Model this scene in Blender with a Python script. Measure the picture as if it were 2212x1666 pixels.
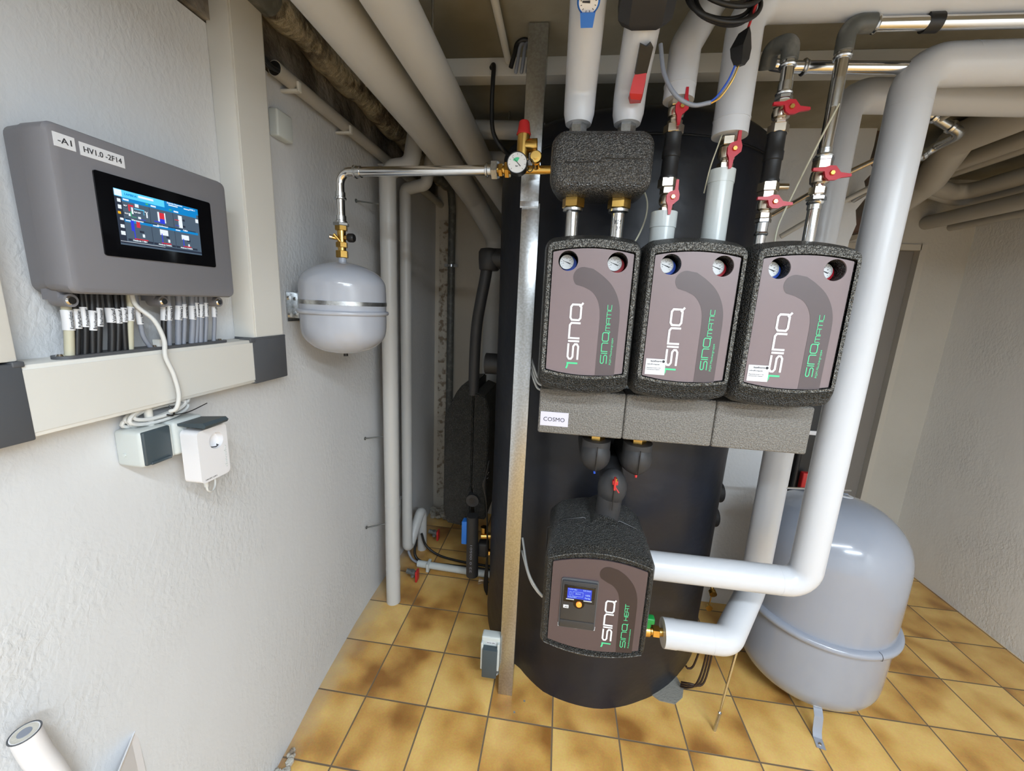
import bpy, bmesh, math, random
from mathutils import Vector, Matrix
for o in list(bpy.data.objects): bpy.data.objects.remove(o)
random.seed(7)
SC = bpy.context.scene
COL = SC.collection
PI = math.pi

# ---------------------------------------------------------------- camera, world, lights, exposure
F = 865.256
A, B, CR = 0.116155626, -0.202740453, -0.0482036406
rot = Matrix.Rotation(A, 3, 'Z') @ Matrix.Rotation(B, 3, 'X') @ Matrix.Rotation(CR, 3, 'Y')
cam_d = bpy.data.cameras.new('camera'); cam = bpy.data.objects.new('camera', cam_d); COL.objects.link(cam)
r0, r1, r2 = rot.col[0], rot.col[1], rot.col[2]
m4 = Matrix((( r0[0], r2[0], -r1[0], 0.890915), (r0[1], r2[1], -r1[1], -1.0048068), (r0[2], r2[2], -r1[2], 1.58270311), (0, 0, 0, 1)))
cam.matrix_world = m4
cam_d.sensor_width = 36; cam_d.lens = F / 2212 * 36; cam_d.clip_start = 0.01
SC.camera = cam
w = bpy.data.worlds.new('world'); SC.world = w; w.use_nodes = True
w.node_tree.nodes['Background'].inputs[0].default_value = (0.9, 0.95, 1, 1)
w.node_tree.nodes['Background'].inputs[1].default_value = 0.3
SC.view_settings.view_transform = 'Standard'; SC.view_settings.look = 'None'
SC.view_settings.exposure = 0.02; SC.view_settings.gamma = 1.0
SC.view_settings.use_curve_mapping = False

def area(name, loc, aim, sx, sy, power, color=(1, 1, 1)):
    d = bpy.data.lights.new(name, 'AREA'); d.shape = 'RECTANGLE'; d.size = sx; d.size_y = sy; d.energy = power; d.color = color
    o = bpy.data.objects.new(name, d); COL.objects.link(o); o.location = loc
    o.rotation_euler = (Vector(aim) - Vector(loc)).to_track_quat('-Z', 'Y').to_euler()
    return o
area('tube_and_fill_light', (1.40, -1.35, 2.256), (1.40, -1.349, 1.0), 1.48, 0.12, 36, (0.77, 0.89, 1.0))
area('tube_and_fill_light', (2.20, -2.20, 2.256), (2.20, -2.199, 1.0), 1.20, 0.12, 84, (0.77, 0.89, 1.0))  # added fill light at the rear, lifts the right wall

# ---------------------------------------------------------------- materials
def mat(name, col, rough=0.5, metal=0.0, bump=None, var=None, coat=0.0, emit=None, spec=0.5, aniso=0.0):
    """bump=(kind, scale, strength, distance); var=(scale, colour2, lo, hi)"""
    m = bpy.data.materials.new(name); m.use_nodes = True
    nt = m.node_tree; N = nt.nodes; L = nt.links; b = N['Principled BSDF']
    b.inputs['Base Color'].default_value = (*col, 1); b.inputs['Roughness'].default_value = rough
    b.inputs['Metallic'].default_value = metal; b.inputs['Coat Weight'].default_value = coat
    b.inputs['Specular IOR Level'].default_value = spec
    tc = N.new('ShaderNodeTexCoord')
    if emit:
        b.inputs['Emission Color'].default_value = (*emit[0], 1); b.inputs['Emission Strength'].default_value = emit[1]
    if var:
        n = N.new('ShaderNodeTexNoise'); n.inputs['Scale'].default_value = var[0]; n.inputs['Detail'].default_value = 5
        L.new(tc.outputs['Object'], n.inputs['Vector'])
        mr = N.new('ShaderNodeMapRange'); mr.inputs[1].default_value = var[2]; mr.inputs[2].default_value = var[3]
        L.new(n.outputs['Fac'], mr.inputs[0])
        mx = N.new('ShaderNodeMix'); mx.data_type = 'RGBA'
        mx.inputs[6].default_value = (*col, 1); mx.inputs[7].default_value = (*var[1], 1)
        L.new(mr.outputs[0], mx.inputs[0]); L.new(mx.outputs[2], b.inputs['Base Color'])
    if bump:
        kind, s, st, dist = bump
        if kind == 'v':
            n = N.new('ShaderNodeTexVoronoi'); out = n.outputs['Distance']
        else:
            n = N.new('ShaderNodeTexNoise'); n.inputs['Detail'].default_value = 4; out = n.outputs['Fac']
        n.inputs['Scale'].default_value = s
        L.new(tc.outputs['Object'], n.inputs['Vector'])
        bp = N.new('ShaderNodeBump'); bp.inputs['Strength'].default_value = st; bp.inputs['Distance'].default_value = dist
        L.new(out, bp.inputs['Height']); L.new(bp.outputs['Normal'], b.inputs['Normal'])
    return m

def plaster_mat(name, c1, c2, big=1.0):
    m = bpy.data.materials.new(name); m.use_nodes = True
    nt = m.node_tree; N = nt.nodes; L = nt.links; b = N['Principled BSDF']; b.inputs['Roughness'].default_value = 0.75
    tc = N.new('ShaderNodeTexCoord')
    n1 = N.new('ShaderNodeTexNoise'); n1.inputs['Scale'].default_value = 2.2; n1.inputs['Detail'].default_value = 4
    n2 = N.new('ShaderNodeTexNoise'); n2.inputs['Scale'].default_value = 70; n2.inputs['Detail'].default_value = 6; n2.inputs['Distortion'].default_value = 0.35
    n3 = N.new('ShaderNodeTexNoise'); n3.inputs['Scale'].default_value = 9; n3.inputs['Detail'].default_value = 3
    mp = N.new('ShaderNodeMapping'); mp.inputs['Scale'].default_value = (1, 1.25, 0.8); mp.inputs['Rotation'].default_value = (0.6, 0, 0)
    L.new(tc.outputs['Object'], n1.inputs['Vector']); L.new(tc.outputs['Object'], mp.inputs[0])
    L.new(mp.outputs[0], n2.inputs['Vector']); L.new(mp.outputs[0], n3.inputs['Vector'])
    mr = N.new('ShaderNodeMapRange'); mr.inputs[1].default_value = 0.42; mr.inputs[2].default_value = 0.62; mr.inputs[3].default_value = 0.15
    L.new(n1.outputs['Fac'], mr.inputs[0])
    mu = N.new('ShaderNodeMath'); mu.operation = 'MULTIPLY'; L.new(n2.outputs['Fac'], mu.inputs[0]); L.new(mr.outputs[0], mu.inputs[1])
    ad = N.new('ShaderNodeMath'); ad.operation = 'MULTIPLY_ADD'; ad.inputs[1].default_value = 0.55 * big
    L.new(n3.outputs['Fac'], ad.inputs[0]); L.new(mu.outputs[0], ad.inputs[2])
    bp = N.new('ShaderNodeBump'); bp.inputs['Strength'].default_value = 0.7; bp.inputs['Distance'].default_value = 0.005
    L.new(ad.outputs[0], bp.inputs['Height']); L.new(bp.outputs['Normal'], b.inputs['Normal'])
    mx = N.new('ShaderNodeMix'); mx.data_type = 'RGBA'; mx.inputs[6].default_value = (*c1, 1); mx.inputs[7].default_value = (*c2, 1)
    L.new(n1.outputs['Fac'], mx.inputs[0]); L.new(mx.outputs[2], b.inputs['Base Color'])
    return m

def floor_mat():
    m = bpy.data.materials.new('brown_glazed_tile'); m.use_nodes = True
    nt = m.node_tree; N = nt.nodes; L = nt.links; b = N['Principled BSDF']
    tc = N.new('ShaderNodeTexCoord'); mp = N.new('ShaderNodeMapping'); mp.inputs['Location'].default_value = (-0.2125, 0, 0)
    L.new(tc.outputs['Object'], mp.inputs[0])
    br = N.new('ShaderNodeTexBrick'); br.offset = 0; br.squash = 1
    for k, v in (('Scale', 1), ('Mortar Size', 0.0032), ('Mortar Smooth', 0.2), ('Bias', 0), ('Brick Width', 0.25), ('Row Height', 0.2519)): br.inputs[k].default_value = v
    br.inputs['Color1'].default_value = (0, 0, 0, 1); br.inputs['Color2'].default_value = (1, 1, 1, 1); br.inputs['Mortar'].default_value = (0.5, 0.5, 0.5, 1)
    L.new(mp.outputs[0], br.inputs['Vector'])
    mw = N.new('ShaderNodeMath'); mw.operation = 'MULTIPLY'; mw.inputs[1].default_value = 37; L.new(br.outputs['Color'], mw.inputs[0])
    n = N.new('ShaderNodeTexNoise'); n.noise_dimensions = '4D'; n.inputs['Scale'].default_value = 4.5; n.inputs['Detail'].default_value = 2.5
    L.new(mp.outputs[0], n.inputs['Vector']); L.new(mw.outputs[0], n.inputs['W'])
    cr = N.new('ShaderNodeValToRGB'); e = cr.color_ramp.elements
    e[0].position = 0.34; e[0].color = (0.32, 0.14, 0.032, 1); e[1].position = 0.62; e[1].color = (0.80, 0.52, 0.17, 1)
    x = cr.color_ramp.elements.new(0.47); x.color = (0.62, 0.34, 0.09, 1)
    L.new(n.outputs['Fac'], cr.inputs[0])
    n2 = N.new('ShaderNodeTexNoise'); n2.inputs['Scale'].default_value = 160; n2.inputs['Detail'].default_value = 3; L.new(mp.outputs[0], n2.inputs['Vector'])
    m2 = N.new('ShaderNodeMix'); m2.data_type = 'RGBA'; m2.blend_type = 'OVERLAY'; m2.inputs[0].default_value = 0.25
    L.new(cr.outputs[0], m2.inputs[6]); L.new(n2.outputs['Color'], m2.inputs[7])
    # whitish plaster dust along the left wall
    sx = N.new('ShaderNodeSeparateXYZ'); L.new(tc.outputs['Object'], sx.inputs[0])
    n4 = N.new('ShaderNodeTexNoise'); n4.inputs['Scale'].default_value = 14; n4.inputs['Detail'].default_value = 5; L.new(tc.outputs['Object'], n4.inputs['Vector'])
    dm = N.new('ShaderNodeMath'); dm.operation = 'MULTIPLY_ADD'; dm.inputs[1].default_value = 0.13; L.new(n4.outputs['Fac'], dm.inputs[0]); L.new(sx.outputs[0], dm.inputs[2])
    dr = N.new('ShaderNodeMapRange'); dr.inputs[1].default_value = 0.17; dr.inputs[2].default_value = 0.05; dr.inputs[3].default_value = 0; dr.inputs[4].default_value = 0.6
    L.new(dm.outputs[0], dr.inputs[0])
    m5 = N.new('ShaderNodeMix'); m5.data_type = 'RGBA'; m5.inputs[7].default_value = (0.42, 0.36, 0.28, 1); L.new(dr.outputs[0], m5.inputs[0]); L.new(m2.outputs[2], m5.inputs[6])
    m3 = N.new('ShaderNodeMix'); m3.data_type = 'RGBA'; m3.inputs[7].default_value = (0.17, 0.12, 0.075, 1)
    L.new(br.outputs['Fac'], m3.inputs[0]); L.new(m5.outputs[2], m3.inputs[6]); L.new(m3.outputs[2], b.inputs['Base Color'])
    rr = N.new('ShaderNodeMapRange'); rr.inputs[3].default_value = 0.33; rr.inputs[4].default_value = 0.85; L.new(br.outputs['Fac'], rr.inputs[0]); L.new(rr.outputs[0], b.inputs['Roughness'])
    bp = N.new('ShaderNodeBump'); bp.invert = True; bp.inputs['Strength'].default_value = 0.6; bp.inputs['Distance'].default_value = 0.003; L.new(br.outputs['Fac'], bp.inputs['Height'])
    bp2 = N.new('ShaderNodeBump'); bp2.inputs['Strength'].default_value = 0.2; bp2.inputs['Distance'].default_value = 0.003; L.new(n4.outputs['Fac'], bp2.inputs['Height']); L.new(bp.outputs[0], bp2.inputs['Normal'])
    L.new(bp2.outputs[0], b.inputs['Normal'])
    return m

T = {}
T['plaster'] = plaster_mat('white_plaster', (0.67, 0.68, 0.70), (0.62, 0.63, 0.64))
T['plaster_r'] = plaster_mat('brightened_cream_plaster', (0.93, 0.91, 0.87), (0.85, 0.83, 0.80))  # whitewash of the right wall, colour lifted to make up for weak light
T['plaster_old'] = plaster_mat('old_cream_plaster', (0.62, 0.59, 0.53), (0.50, 0.47, 0.41), 0.6)
T['floor'] = floor_mat()
T['concrete'] = mat('olive_concrete', (0.34, 0.315, 0.245), 0.9, bump=('n', 40, 0.3, 0.004), var=(3, (0.20, 0.18, 0.13), 0.35, 0.65))
T['rough'] = mat('rough_dirty_plaster', (0.30, 0.27, 0.23), 0.95, bump=('n', 35, 0.9, 0.012), var=(7, (0.09, 0.075, 0.06), 0.4, 0.6))
T['crumble'] = mat('crumbling_plaster', (0.52, 0.49, 0.43), 0.95, bump=('n', 60, 1, 0.01), var=(30, (0.25, 0.2, 0.15), 0.5, 0.62))
T['cement'] = mat('grey_cement_patch', (0.25, 0.24, 0.21), 0.95, bump=('n', 120, 0.8, 0.004))
T['brick'] = mat('bare_dark_brick', (0.06, 0.05, 0.04), 0.95, bump=('n', 30, 1, 0.01), var=(8, (0.10, 0.05, 0.035), 0.4, 0.6))
T['door'] = mat('grey_door_paint', (0.24, 0.22, 0.20), 0.55)
T['frame'] = mat('door_frame_cream', (0.58, 0.54, 0.47), 0.6)
T['pvc'] = mat('white_pvc_jacket', (0.60, 0.615, 0.65), 0.30, bump=('n', 9, 0.05, 0.01))
T['pvcg'] = mat('light_grey_pvc_sleeve', (0.56, 0.60, 0.60), 0.22)
T['pipepaint'] = mat('grey_pipe_paint', (0.56, 0.56, 0.55), 0.38, bump=('n', 12, 0.08, 0.01))
T['oldpipepaint'] = mat('old_ceiling_pipe_paint', (0.44, 0.42, 0.38), 0.45, bump=('n', 14, 0.1, 0.01))
T['duct'] = mat('cream_duct_plastic', (0.70, 0.69, 0.65), 0.42)
T['anth'] = mat('anthracite_plastic', (0.085, 0.09, 0.10), 0.5)
T['cab'] = mat('grey_cabinet_plastic', (0.20, 0.197, 0.215), 0.45, bump=('n', 500, 0.05, 0.001))
T['glass_black'] = mat('black_glass', (0.004, 0.004, 0.005), 0.06)
T['black'] = mat('black_rubber', (0.012, 0.012, 0.013), 0.45)
T['foam'] = mat('black_foam_hose', (0.028, 0.028, 0.030), 0.55, bump=('n', 25, 0.12, 0.01))
T['tank'] = mat('navy_black_foam_jacket', (0.009, 0.0115, 0.020), 0.42, bump=('n', 6, 0.35, 0.02), var=(5, (0.014, 0.0145, 0.018), 0.45, 0.7))
T['epp'] = mat('glint_speckled_black_foam', (0.022, 0.022, 0.021), 0.33, bump=('v', 300, 1.0, 0.006), var=(420, (0.13, 0.13, 0.12), 0.50, 0.74))  # pale specks paint the highlights on the foam beads
T['epp2'] = mat('pebbled_black_foam', (0.030, 0.029, 0.028), 0.22, bump=('v', 260, 0.8, 0.003), var=(380, (0.17, 0.165, 0.155), 0.48, 0.74))  # specks again stand for glints, put into the colour
T['eppf'] = mat('glint_painted_foam', (0.05, 0.05, 0.048), 0.30, bump=('v', 300, 1.0, 0.006), var=(420, (0.42, 0.42, 0.40), 0.44, 0.66))  # lit copy of the shell foam, its brightness and glints painted in
T['eppg'] = mat('grey_pearl_foam', (0.22, 0.21, 0.19), 0.55, bump=('v', 300, 0.7, 0.003), var=(260, (0.14, 0.13, 0.12), 0.42, 0.62))
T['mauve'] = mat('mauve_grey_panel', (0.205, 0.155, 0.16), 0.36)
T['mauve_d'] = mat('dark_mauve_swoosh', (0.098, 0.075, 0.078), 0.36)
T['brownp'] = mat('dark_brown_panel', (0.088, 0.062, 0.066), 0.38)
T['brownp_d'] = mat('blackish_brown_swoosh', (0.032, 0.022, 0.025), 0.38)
T['white'] = mat('white_print', (0.9, 0.9, 0.9), 0.5)
T['green'] = mat('green_print', (0.08, 0.60, 0.28), 0.5)
T['ink'] = mat('black_print', (0.03, 0.03, 0.035), 0.6)
T['label'] = mat('label_white', (0.72, 0.73, 0.76), 0.45)
T['lilac'] = mat('pale_lilac_label', (0.66, 0.64, 0.76), 0.45)
T['galv'] = mat('galvanised_steel', (0.56, 0.58, 0.60), 0.27, 0.92, bump=('n', 120, 0.05, 0.002), var=(140, (0.46, 0.47, 0.47), 0.4, 0.6))
T['steel'] = mat('polished_steel_pipe', (0.72, 0.72, 0.72), 0.16, 1.0)
T['zinc'] = mat('zinc_fitting', (0.66, 0.68, 0.70), 0.25, 1.0, bump=('n', 60, 0.15, 0.003))
T['nickel'] = mat('nickel_brass', (0.72, 0.64, 0.53), 0.25, 1.0)
T['brass'] = mat('yellow_brass', (0.72, 0.46, 0.13), 0.24, 1.0)
T['red'] = mat('red_enamel', (0.46, 0.004, 0.016), 0.35)
T['redcap'] = mat('red_plastic', (0.55, 0.025, 0.025), 0.45)
T['blue'] = mat('blue_plastic', (0.01, 0.075, 0.52), 0.4)
T['blue2'] = mat('bright_blue_plastic', (0.02, 0.17, 0.62), 0.4)
T['greenp'] = mat('green_lever_plastic', (0.01, 0.26, 0.05), 0.35)
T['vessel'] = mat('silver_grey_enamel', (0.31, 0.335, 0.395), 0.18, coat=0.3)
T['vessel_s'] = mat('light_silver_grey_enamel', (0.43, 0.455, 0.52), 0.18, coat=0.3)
T['wplastic'] = mat('bright_white_plastic', (0.83, 0.82, 0.84), 0.35)
T['gplastic'] = mat('pale_grey_plastic', (0.60, 0.64, 0.63), 0.35)
T['bluegrey'] = mat('dark_blue_grey_plastic', (0.055, 0.075, 0.088), 0.4)
T['cable_grey'] = mat('grey_cable', (0.24, 0.26, 0.31), 0.45)
T['cable_beige'] = mat('beige_cable', (0.52, 0.50, 0.38), 0.5)
T['cable_white'] = mat('white_cable', (0.66, 0.67, 0.66), 0.4)
T['cable_brown'] = mat('dark_brown_cable', (0.035, 0.018, 0.012), 0.4)
T['dial'] = mat('dial_white', (0.78, 0.77, 0.76), 0.3, coat=0.5)
T['wrap'] = mat('dirty_foil_wrap', (0.36, 0.32, 0.24), 0.35, bump=('n', 38, 1.0, 0.02), var=(16, (0.10, 0.08, 0.06), 0.48, 0.62))
T['lead'] = mat('old_grey_iron', (0.10, 0.105, 0.10), 0.45, bump=('n', 50, 0.3, 0.004), var=(30, (0.2, 0.2, 0.19), 0.5, 0.7))
T['orange'] = mat('orange_glow_button', (0.8, 0.2, 0.03), 0.3, emit=((1, 0.25, 0.03), 1.2))
def emis(name, c, s): return mat(name, (0.01, 0.01, 0.01), 0.3, emit=(c, s))
T['s_bg'] = emis('screen_slate', (0.075, 0.115, 0.165), 1.0)
T['s_side'] = emis('screen_dark', (0.02, 0.03, 0.055), 1.0)
T['s_blue'] = emis('screen_blue', (0.0, 0.24, 0.62), 1.0)
T['s_cyan'] = emis('screen_cyan', (0.10, 0.62, 1.0), 1.1)
T['s_white'] = emis('screen_white', (0.85, 0.93, 1.0), 1.0)
T['s_red'] = emis('screen_red', (0.7, 0.03, 0.05), 1.0)
T['s_dblue'] = emis('screen_royal', (0.03, 0.05, 0.75), 1.0)
T['s_yel'] = emis('screen_yellow', (0.95, 0.5, 0.02), 1.0)
T['s_green'] = emis('screen_green', (0.05, 0.45, 0.2), 1.0)
T['l_blue'] = emis('lcd_blue', (0.015, 0.06, 0.75), 1.0)
T['l_txt'] = emis('lcd_text', (0.45, 0.65, 1.0), 1.0)
T['tube'] = mat('glowing_tube', (0.9, 0.9, 0.9), 0.4, emit=((1, 0.99, 0.96), 9))

# ---------------------------------------------------------------- mesh helpers
def perp(d):
    d = d.normalized(); a = Vector((0, 0, 1)) if abs(d.z) < 0.9 else Vector((1, 0, 0))
    u = d.cross(a).normalized(); return u, d.cross(u).normalized()

class MB:
    def __init__(s): s.bm = bmesh.new()
    def box(s, x0, x1, y0, y1, z0, z1, bev=0, seg=3):
        r = bmesh.ops.create_cube(s.bm, size=1.0); vs = r['verts']
        for v in vs: v.co = Vector(((x0 + x1) / 2 + v.co.x * (x1 - x0), (y0 + y1) / 2 + v.co.y * (y1 - y0), (z0 + z1) / 2 + v.co.z * (z1 - z0)))
        if bev:
            es = list({e for v in vs for e in v.link_edges}); bmesh.ops.bevel(s.bm, geom=es, offset=bev, segments=seg, affect='EDGES', profile=0.5)
        return s
    def ring(s, c, u, v, r, seg, ph=0.0):
        return [s.bm.verts.new(c + (u * math.cos(2 * PI * k / seg + ph) + v * math.sin(2 * PI * k / seg + ph)) * r) for k in range(seg)]
    def skin(s, rings, closed=False):
        n = len(rings[0]); m = len(rings)
        for i in range(m if closed else m - 1):
            a, b = rings[i], rings[(i + 1) % m]
            for k in range(n): s.bm.faces.new((a[k], a[(k + 1) % n], b[(k + 1) % n], b[k]))
    def lathe(s, p, axis, prof, seg=32, ph=0.0):
        """prof: list of (t along axis, radius); ends are closed"""
        p = Vector(p); ax = Vector(axis).normalized(); u, v = perp(ax); rings = []
        for t, r in prof: rings.append(s.ring(p + ax * t, u, v, max(r, 1e-5), seg, ph))
        s.skin(rings)
        s.bm.faces.new(rings[0][::-1]); s.bm.faces.new(rings[-1]); return s
    def cyl(s, p0, p1, r0, r1=None, seg=24, ph=0.0):
        p0 = Vector(p0); p1 = Vector(p1); d = p1 - p0
        return s.lathe(p0, d, [(0, r0), (d.length, r0 if r1 is None else r1)], seg, ph)
    def tube(s, path, r, seg=20, bend=0.0, n=8, closed=False, radii=None):
        pts = [Vector(p) for p in path]
        if bend and not closed: pts = fillet(pts, bend, n)
        m = len(pts); rings = []; u = None
        for i, p in enumerate(pts):
            if closed: d = (pts[(i + 1) % m] - pts[i - 1]).normalized()
            elif i == 0: d = (pts[1] - p).normalized()
            elif i == m - 1: d = (p - pts[-2]).normalized()
            else: d = ((pts[i + 1] - p).normalized() + (p - pts[i - 1]).normalized()).normalized()
            if u is None: u, v = perp(d)
            else:
                u = (u - d * u.dot(d)).normalized(); v = d.cross(u)
            rr = radii[i] if radii else r
            if not closed and 0 < i < m - 1:
                c = (pts[i + 1] - p).normalized().dot(d); 
            rings.append(s.ring(p, u, v, rr, seg))
        s.skin(rings, closed)
        if not closed: s.bm.faces.new(rings[0][::-1]); s.bm.faces.new(rings[-1])
        return s
    def loft(s, loops, cap0=True, cap1=True):
        rings = [[s.bm.verts.new(Vector(p)) for p in l] for l in loops]
        s.skin(rings)
        if cap0: s.bm.faces.new(rings[0][::-1])
        if cap1: s.bm.faces.new(rings[-1])
        return s
    def prism(s, pts, d):
        d = Vector(d); return s.loft([pts, [Vector(p) + d for p in pts]])
    def sphere(s, c, r, seg=20, sc=(1, 1, 1)):
        q = bmesh.ops.create_uvsphere(s.bm, u_segments=seg, v_segments=seg // 2, radius=1.0)
        for v in q['verts']: v.co = Vector(c) + Vector((v.co.x * r * sc[0], v.co.y * r * sc[1], v.co.z * r * sc[2]))
        return s
    def mesh(s, me, f):
        vs = [s.bm.verts.new(f(v.co)) for v in me.vertices]
        for p in me.polygons:
            try: s.bm.faces.new([vs[i] for i in p.vertices])
            except ValueError: pass
        return s
    def build(s, name, m, parent=None, smooth=40, origin=None, **kw):
        bmesh.ops.recalc_face_normals(s.bm, faces=s.bm.faces)
        vs = [v.co.copy() for v in s.bm.verts]
        if origin is None:
            lo = [min(v[i] for v in vs) for i in range(3)]; hi = [max(v[i] for v in vs) for i in range(3)]
            origin = ((lo[0] + hi[0]) / 2, (lo[1] + hi[1]) / 2, lo[2])
        og = Vector(origin)
        for v in s.bm.verts: v.co -= og
        me = bpy.data.meshes.new(name); s.bm.to_mesh(me); s.bm.free()
        me.materials.append(T[m] if isinstance(m, str) else m)
        if smooth:
            for p in me.polygons: p.use_smooth = True
            me.set_sharp_from_angle(angle=math.radians(smooth))
        o = bpy.data.objects.new(name, me); COL.objects.link(o); W[o.name] = og
        if parent is not None:
            o.parent = parent; o.location = og - W[parent.name]
        else: o.location = og
        for k, v in kw.items(): o[k] = v
        return o
W = {}
def fillet(pts, r, n=8):
    out = [pts[0]]
    for i in range(1, len(pts) - 1):
        a, p, b = pts[i - 1], pts[i], pts[i + 1]
        d0 = (a - p); d1 = (b - p); l0, l1 = d0.length, d1.length
        if l0 < 1e-6 or l1 < 1e-6: continue
        d0 /= l0; d1 /= l1; ang = d0.angle(d1)
        if ang > PI - 0.03: out.append(p); continue
        t = min(r / math.tan(ang / 2), l0 * 0.49, l1 * 0.49); rr = t * math.tan(ang / 2)
        c = p + (d0 + d1).normalized() * (rr / math.sin(ang / 2))
        s0 = p + d0 * t - c; s1 = p + d1 * t - c; w_ = s0.angle(s1)
        for k in range(n + 1):
            f = k / n; out.append(c + (s0 * math.sin((1 - f) * w_) + s1 * math.sin(f * w_)) / math.sin(w_))
    out.append(pts[-1]); return out
def spline(pts, n=8):
    pts = [Vector(p) for p in pts]; P = [2 * pts[0] - pts[1]] + pts + [2 * pts[-1] - pts[-2]]; out = []
    for i in range(1, len(P) - 2):
        for k in range(n):
            t = k / n; a, b, c, d = P[i - 1], P[i], P[i + 1], P[i + 2]
            out.append(0.5 * ((2 * b) + (c - a) * t + (2 * a - 5 * b + 4 * c - d) * t * t + (3 * b - a - 3 * c + d) * t ** 3))
    out.append(P[-2]); return out
def flat(loops, th=0.001):
    """filled 2D outline (first loop) with holes, as a mesh in XY with thickness th"""
    cu = bpy.data.curves.new('tmp', 'CURVE'); cu.dimensions = '2D'; cu.fill_mode = 'BOTH'; cu.extrude = th / 2
    for l in loops:
        sp = cu.splines.new('POLY'); sp.points.add(len(l) - 1); sp.use_cyclic_u = True
        for q, p in zip(sp.points, l): q.co = (p[0], p[1], 0, 1)
    o = bpy.data.objects.new('tmp', cu); COL.objects.link(o)
    dg = bpy.context.evaluated_depsgraph_get(); me = bpy.data.meshes.new_from_object(o.evaluated_get(dg))
    bpy.data.objects.remove(o); return me
def textmesh(s, size, th=0.0006, bold=0.0):
    cu = bpy.data.curves.new('tmp', 'FONT'); cu.body = s; cu.size = size; cu.extrude = th / 2; cu.offset = bold; cu.resolution_u = 3
    o = bpy.data.objects.new('tmp', cu); COL.objects.link(o)
    dg = bpy.context.evaluated_depsgraph_get(); me = bpy.data.meshes.new_from_object(o.evaluated_get(dg))
    bpy.data.objects.remove(o)
    xs = [v.co.x for v in me.vertices] or [0]; ys = [v.co.y for v in me.vertices] or [0]
    return me, min(xs), max(xs), min(ys), max(ys)
def write(mb, s, p, right, up, w=None, h=None, bold=0.0):
    """text s with lower left corner at p, fitted to width w and cap height h"""
    me, x0, x1, y0, y1 = textmesh(s, 1.0, 0.0006, bold)
    p = Vector(p); R = Vector(right).normalized(); U = Vector(up).normalized(); Nn = R.cross(U)
    sy = (h / (y1 - y0)) if h else None; sx = (w / (x1 - x0)) if w else None
    sx = sx or sy; sy = sy or sx
    mb.mesh(me, lambda c: p + R * ((c.x - x0) * sx) + U * ((c.y - y0) * sy) + Nn * c.z)
GL = {
 'S': (1, [[(1, 1), (.15, 1), (0, .85), (0, .65), (.15, .5), (.85, .5), (1, .35), (1, .15), (.85, 0), (0, 0)]]),
 'I': (0, [[(0, 0), (0, 1)]]),
 'N': (1, [[(0, 0), (0, 1), (.85, 1), (1, .85), (1, 0)]]),
 'Q': (1, [[(.15, 0), (.85, 0), (1, .15), (1, .85), (.85, 1), (.15, 1), (0, .85), (0, .15), (.15, 0)], [(.88, .12), (1.1, -.14)]]),
 '1': (0.1, [[(-.22, 1.1), (-.06, 1), (.1, 1), (.1, 0)]]),
 'M': (1.1, [[(0, 0), (0, 1), (.95, 1), (1.1, .85), (1.1, 0)], [(.55, 1), (.55, 0)]]),
 'A': (1, [[(0, 0), (0, .85), (.15, 1), (1, 1), (1, 0)], [(0, .42), (1, .42)]]),
 'T': (.9, [[(0, 1), (.9, 1)], [(.45, 1), (.45, 0)]]),
 'C': (.9, [[(.9, 1), (.15, 1), (0, .85), (0, .15), (.15, 0), (.9, 0)]]),
 'H': (1, [[(0, 0), (0, 1)], [(1, 0), (1, 1)], [(0, .5), (1, .5)]]),
 'E': (.9, [[(.9, 1), (.15, 1), (0, .85), (0, .15), (.15, 0), (.9, 0)], [(0, .5), (.8, .5)]]),
}
def strokes(mb, s, p, right, up, length, h, sw, gap=0.38, nrm=(0, -1, 0), th=0.0006):
    """stroke lettering fitted to a length; p is the lower left corner"""
    p = Vector(p); R = Vector(right); U = Vector(up); Nn = Vector(nrm)
    tot = sum(GL[c][0] for c in s) + gap * (len(s) - 1); k = length / tot; x = 0
    for c in s:
        wd, pls = GL[c]
        for n_, pl in enumerate(pls):
            q = [p + R * ((x + a) * k) + U * (b * h) + Nn * (th + n_ * .00012) for a, b in pl]
            closed = pl[0] == pl[-1]
            if closed: q = q[:-1]
            m = len(q); Lf = []; Rt = []
            for i in range(m):
                d0 = (q[i] - q[i - 1]).normalized() if (i or closed) else (q[1] - q[0]).normalized()
                d1 = (q[(i + 1) % m] - q[i]).normalized() if (i < m - 1 or closed) else d0
                t0 = d0.cross(Nn); t1 = d1.cross(Nn); t = (t0 + t1).normalized(); t *= sw / 2 / max(.5, t.dot(t0))
                e_ = Vector() if closed or 0 < i < m - 1 else (-d1 if i == 0 else d0) * sw * .3
                Lf.append(mb.bm.verts.new(q[i] + t + e_)); Rt.append(mb.bm.verts.new(q[i] - t + e_))
            for i in range(m if closed else m - 1):
                j = (i + 1) % m; mb.bm.faces.new((Lf[i], Lf[j], Rt[j], Rt[i]))
        x += wd + gap
def empty(name, loc, label, cat, group=None):
    o = bpy.data.objects.new(name, None); COL.objects.link(o); o.location = loc; W[o.name] = Vector(loc); o.empty_display_size = 0.05
    o['label'] = label; o['category'] = cat
    if group: o['group'] = group
    return o
def tag(o, label, cat, group=None):
    o['label'] = label; o['category'] = cat
    if group: o['group'] = group
    return o
def struct(o): o['kind'] = 'structure'; return o
def circ(cx, cy, r, n=32, a0=0, a1=2 * PI, end=False):
    return [(cx + r * math.cos(a0 + (a1 - a0) * k / n), cy + r * math.sin(a0 + (a1 - a0) * k / n)) for k in range(n + (1 if end else 0))]

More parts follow.
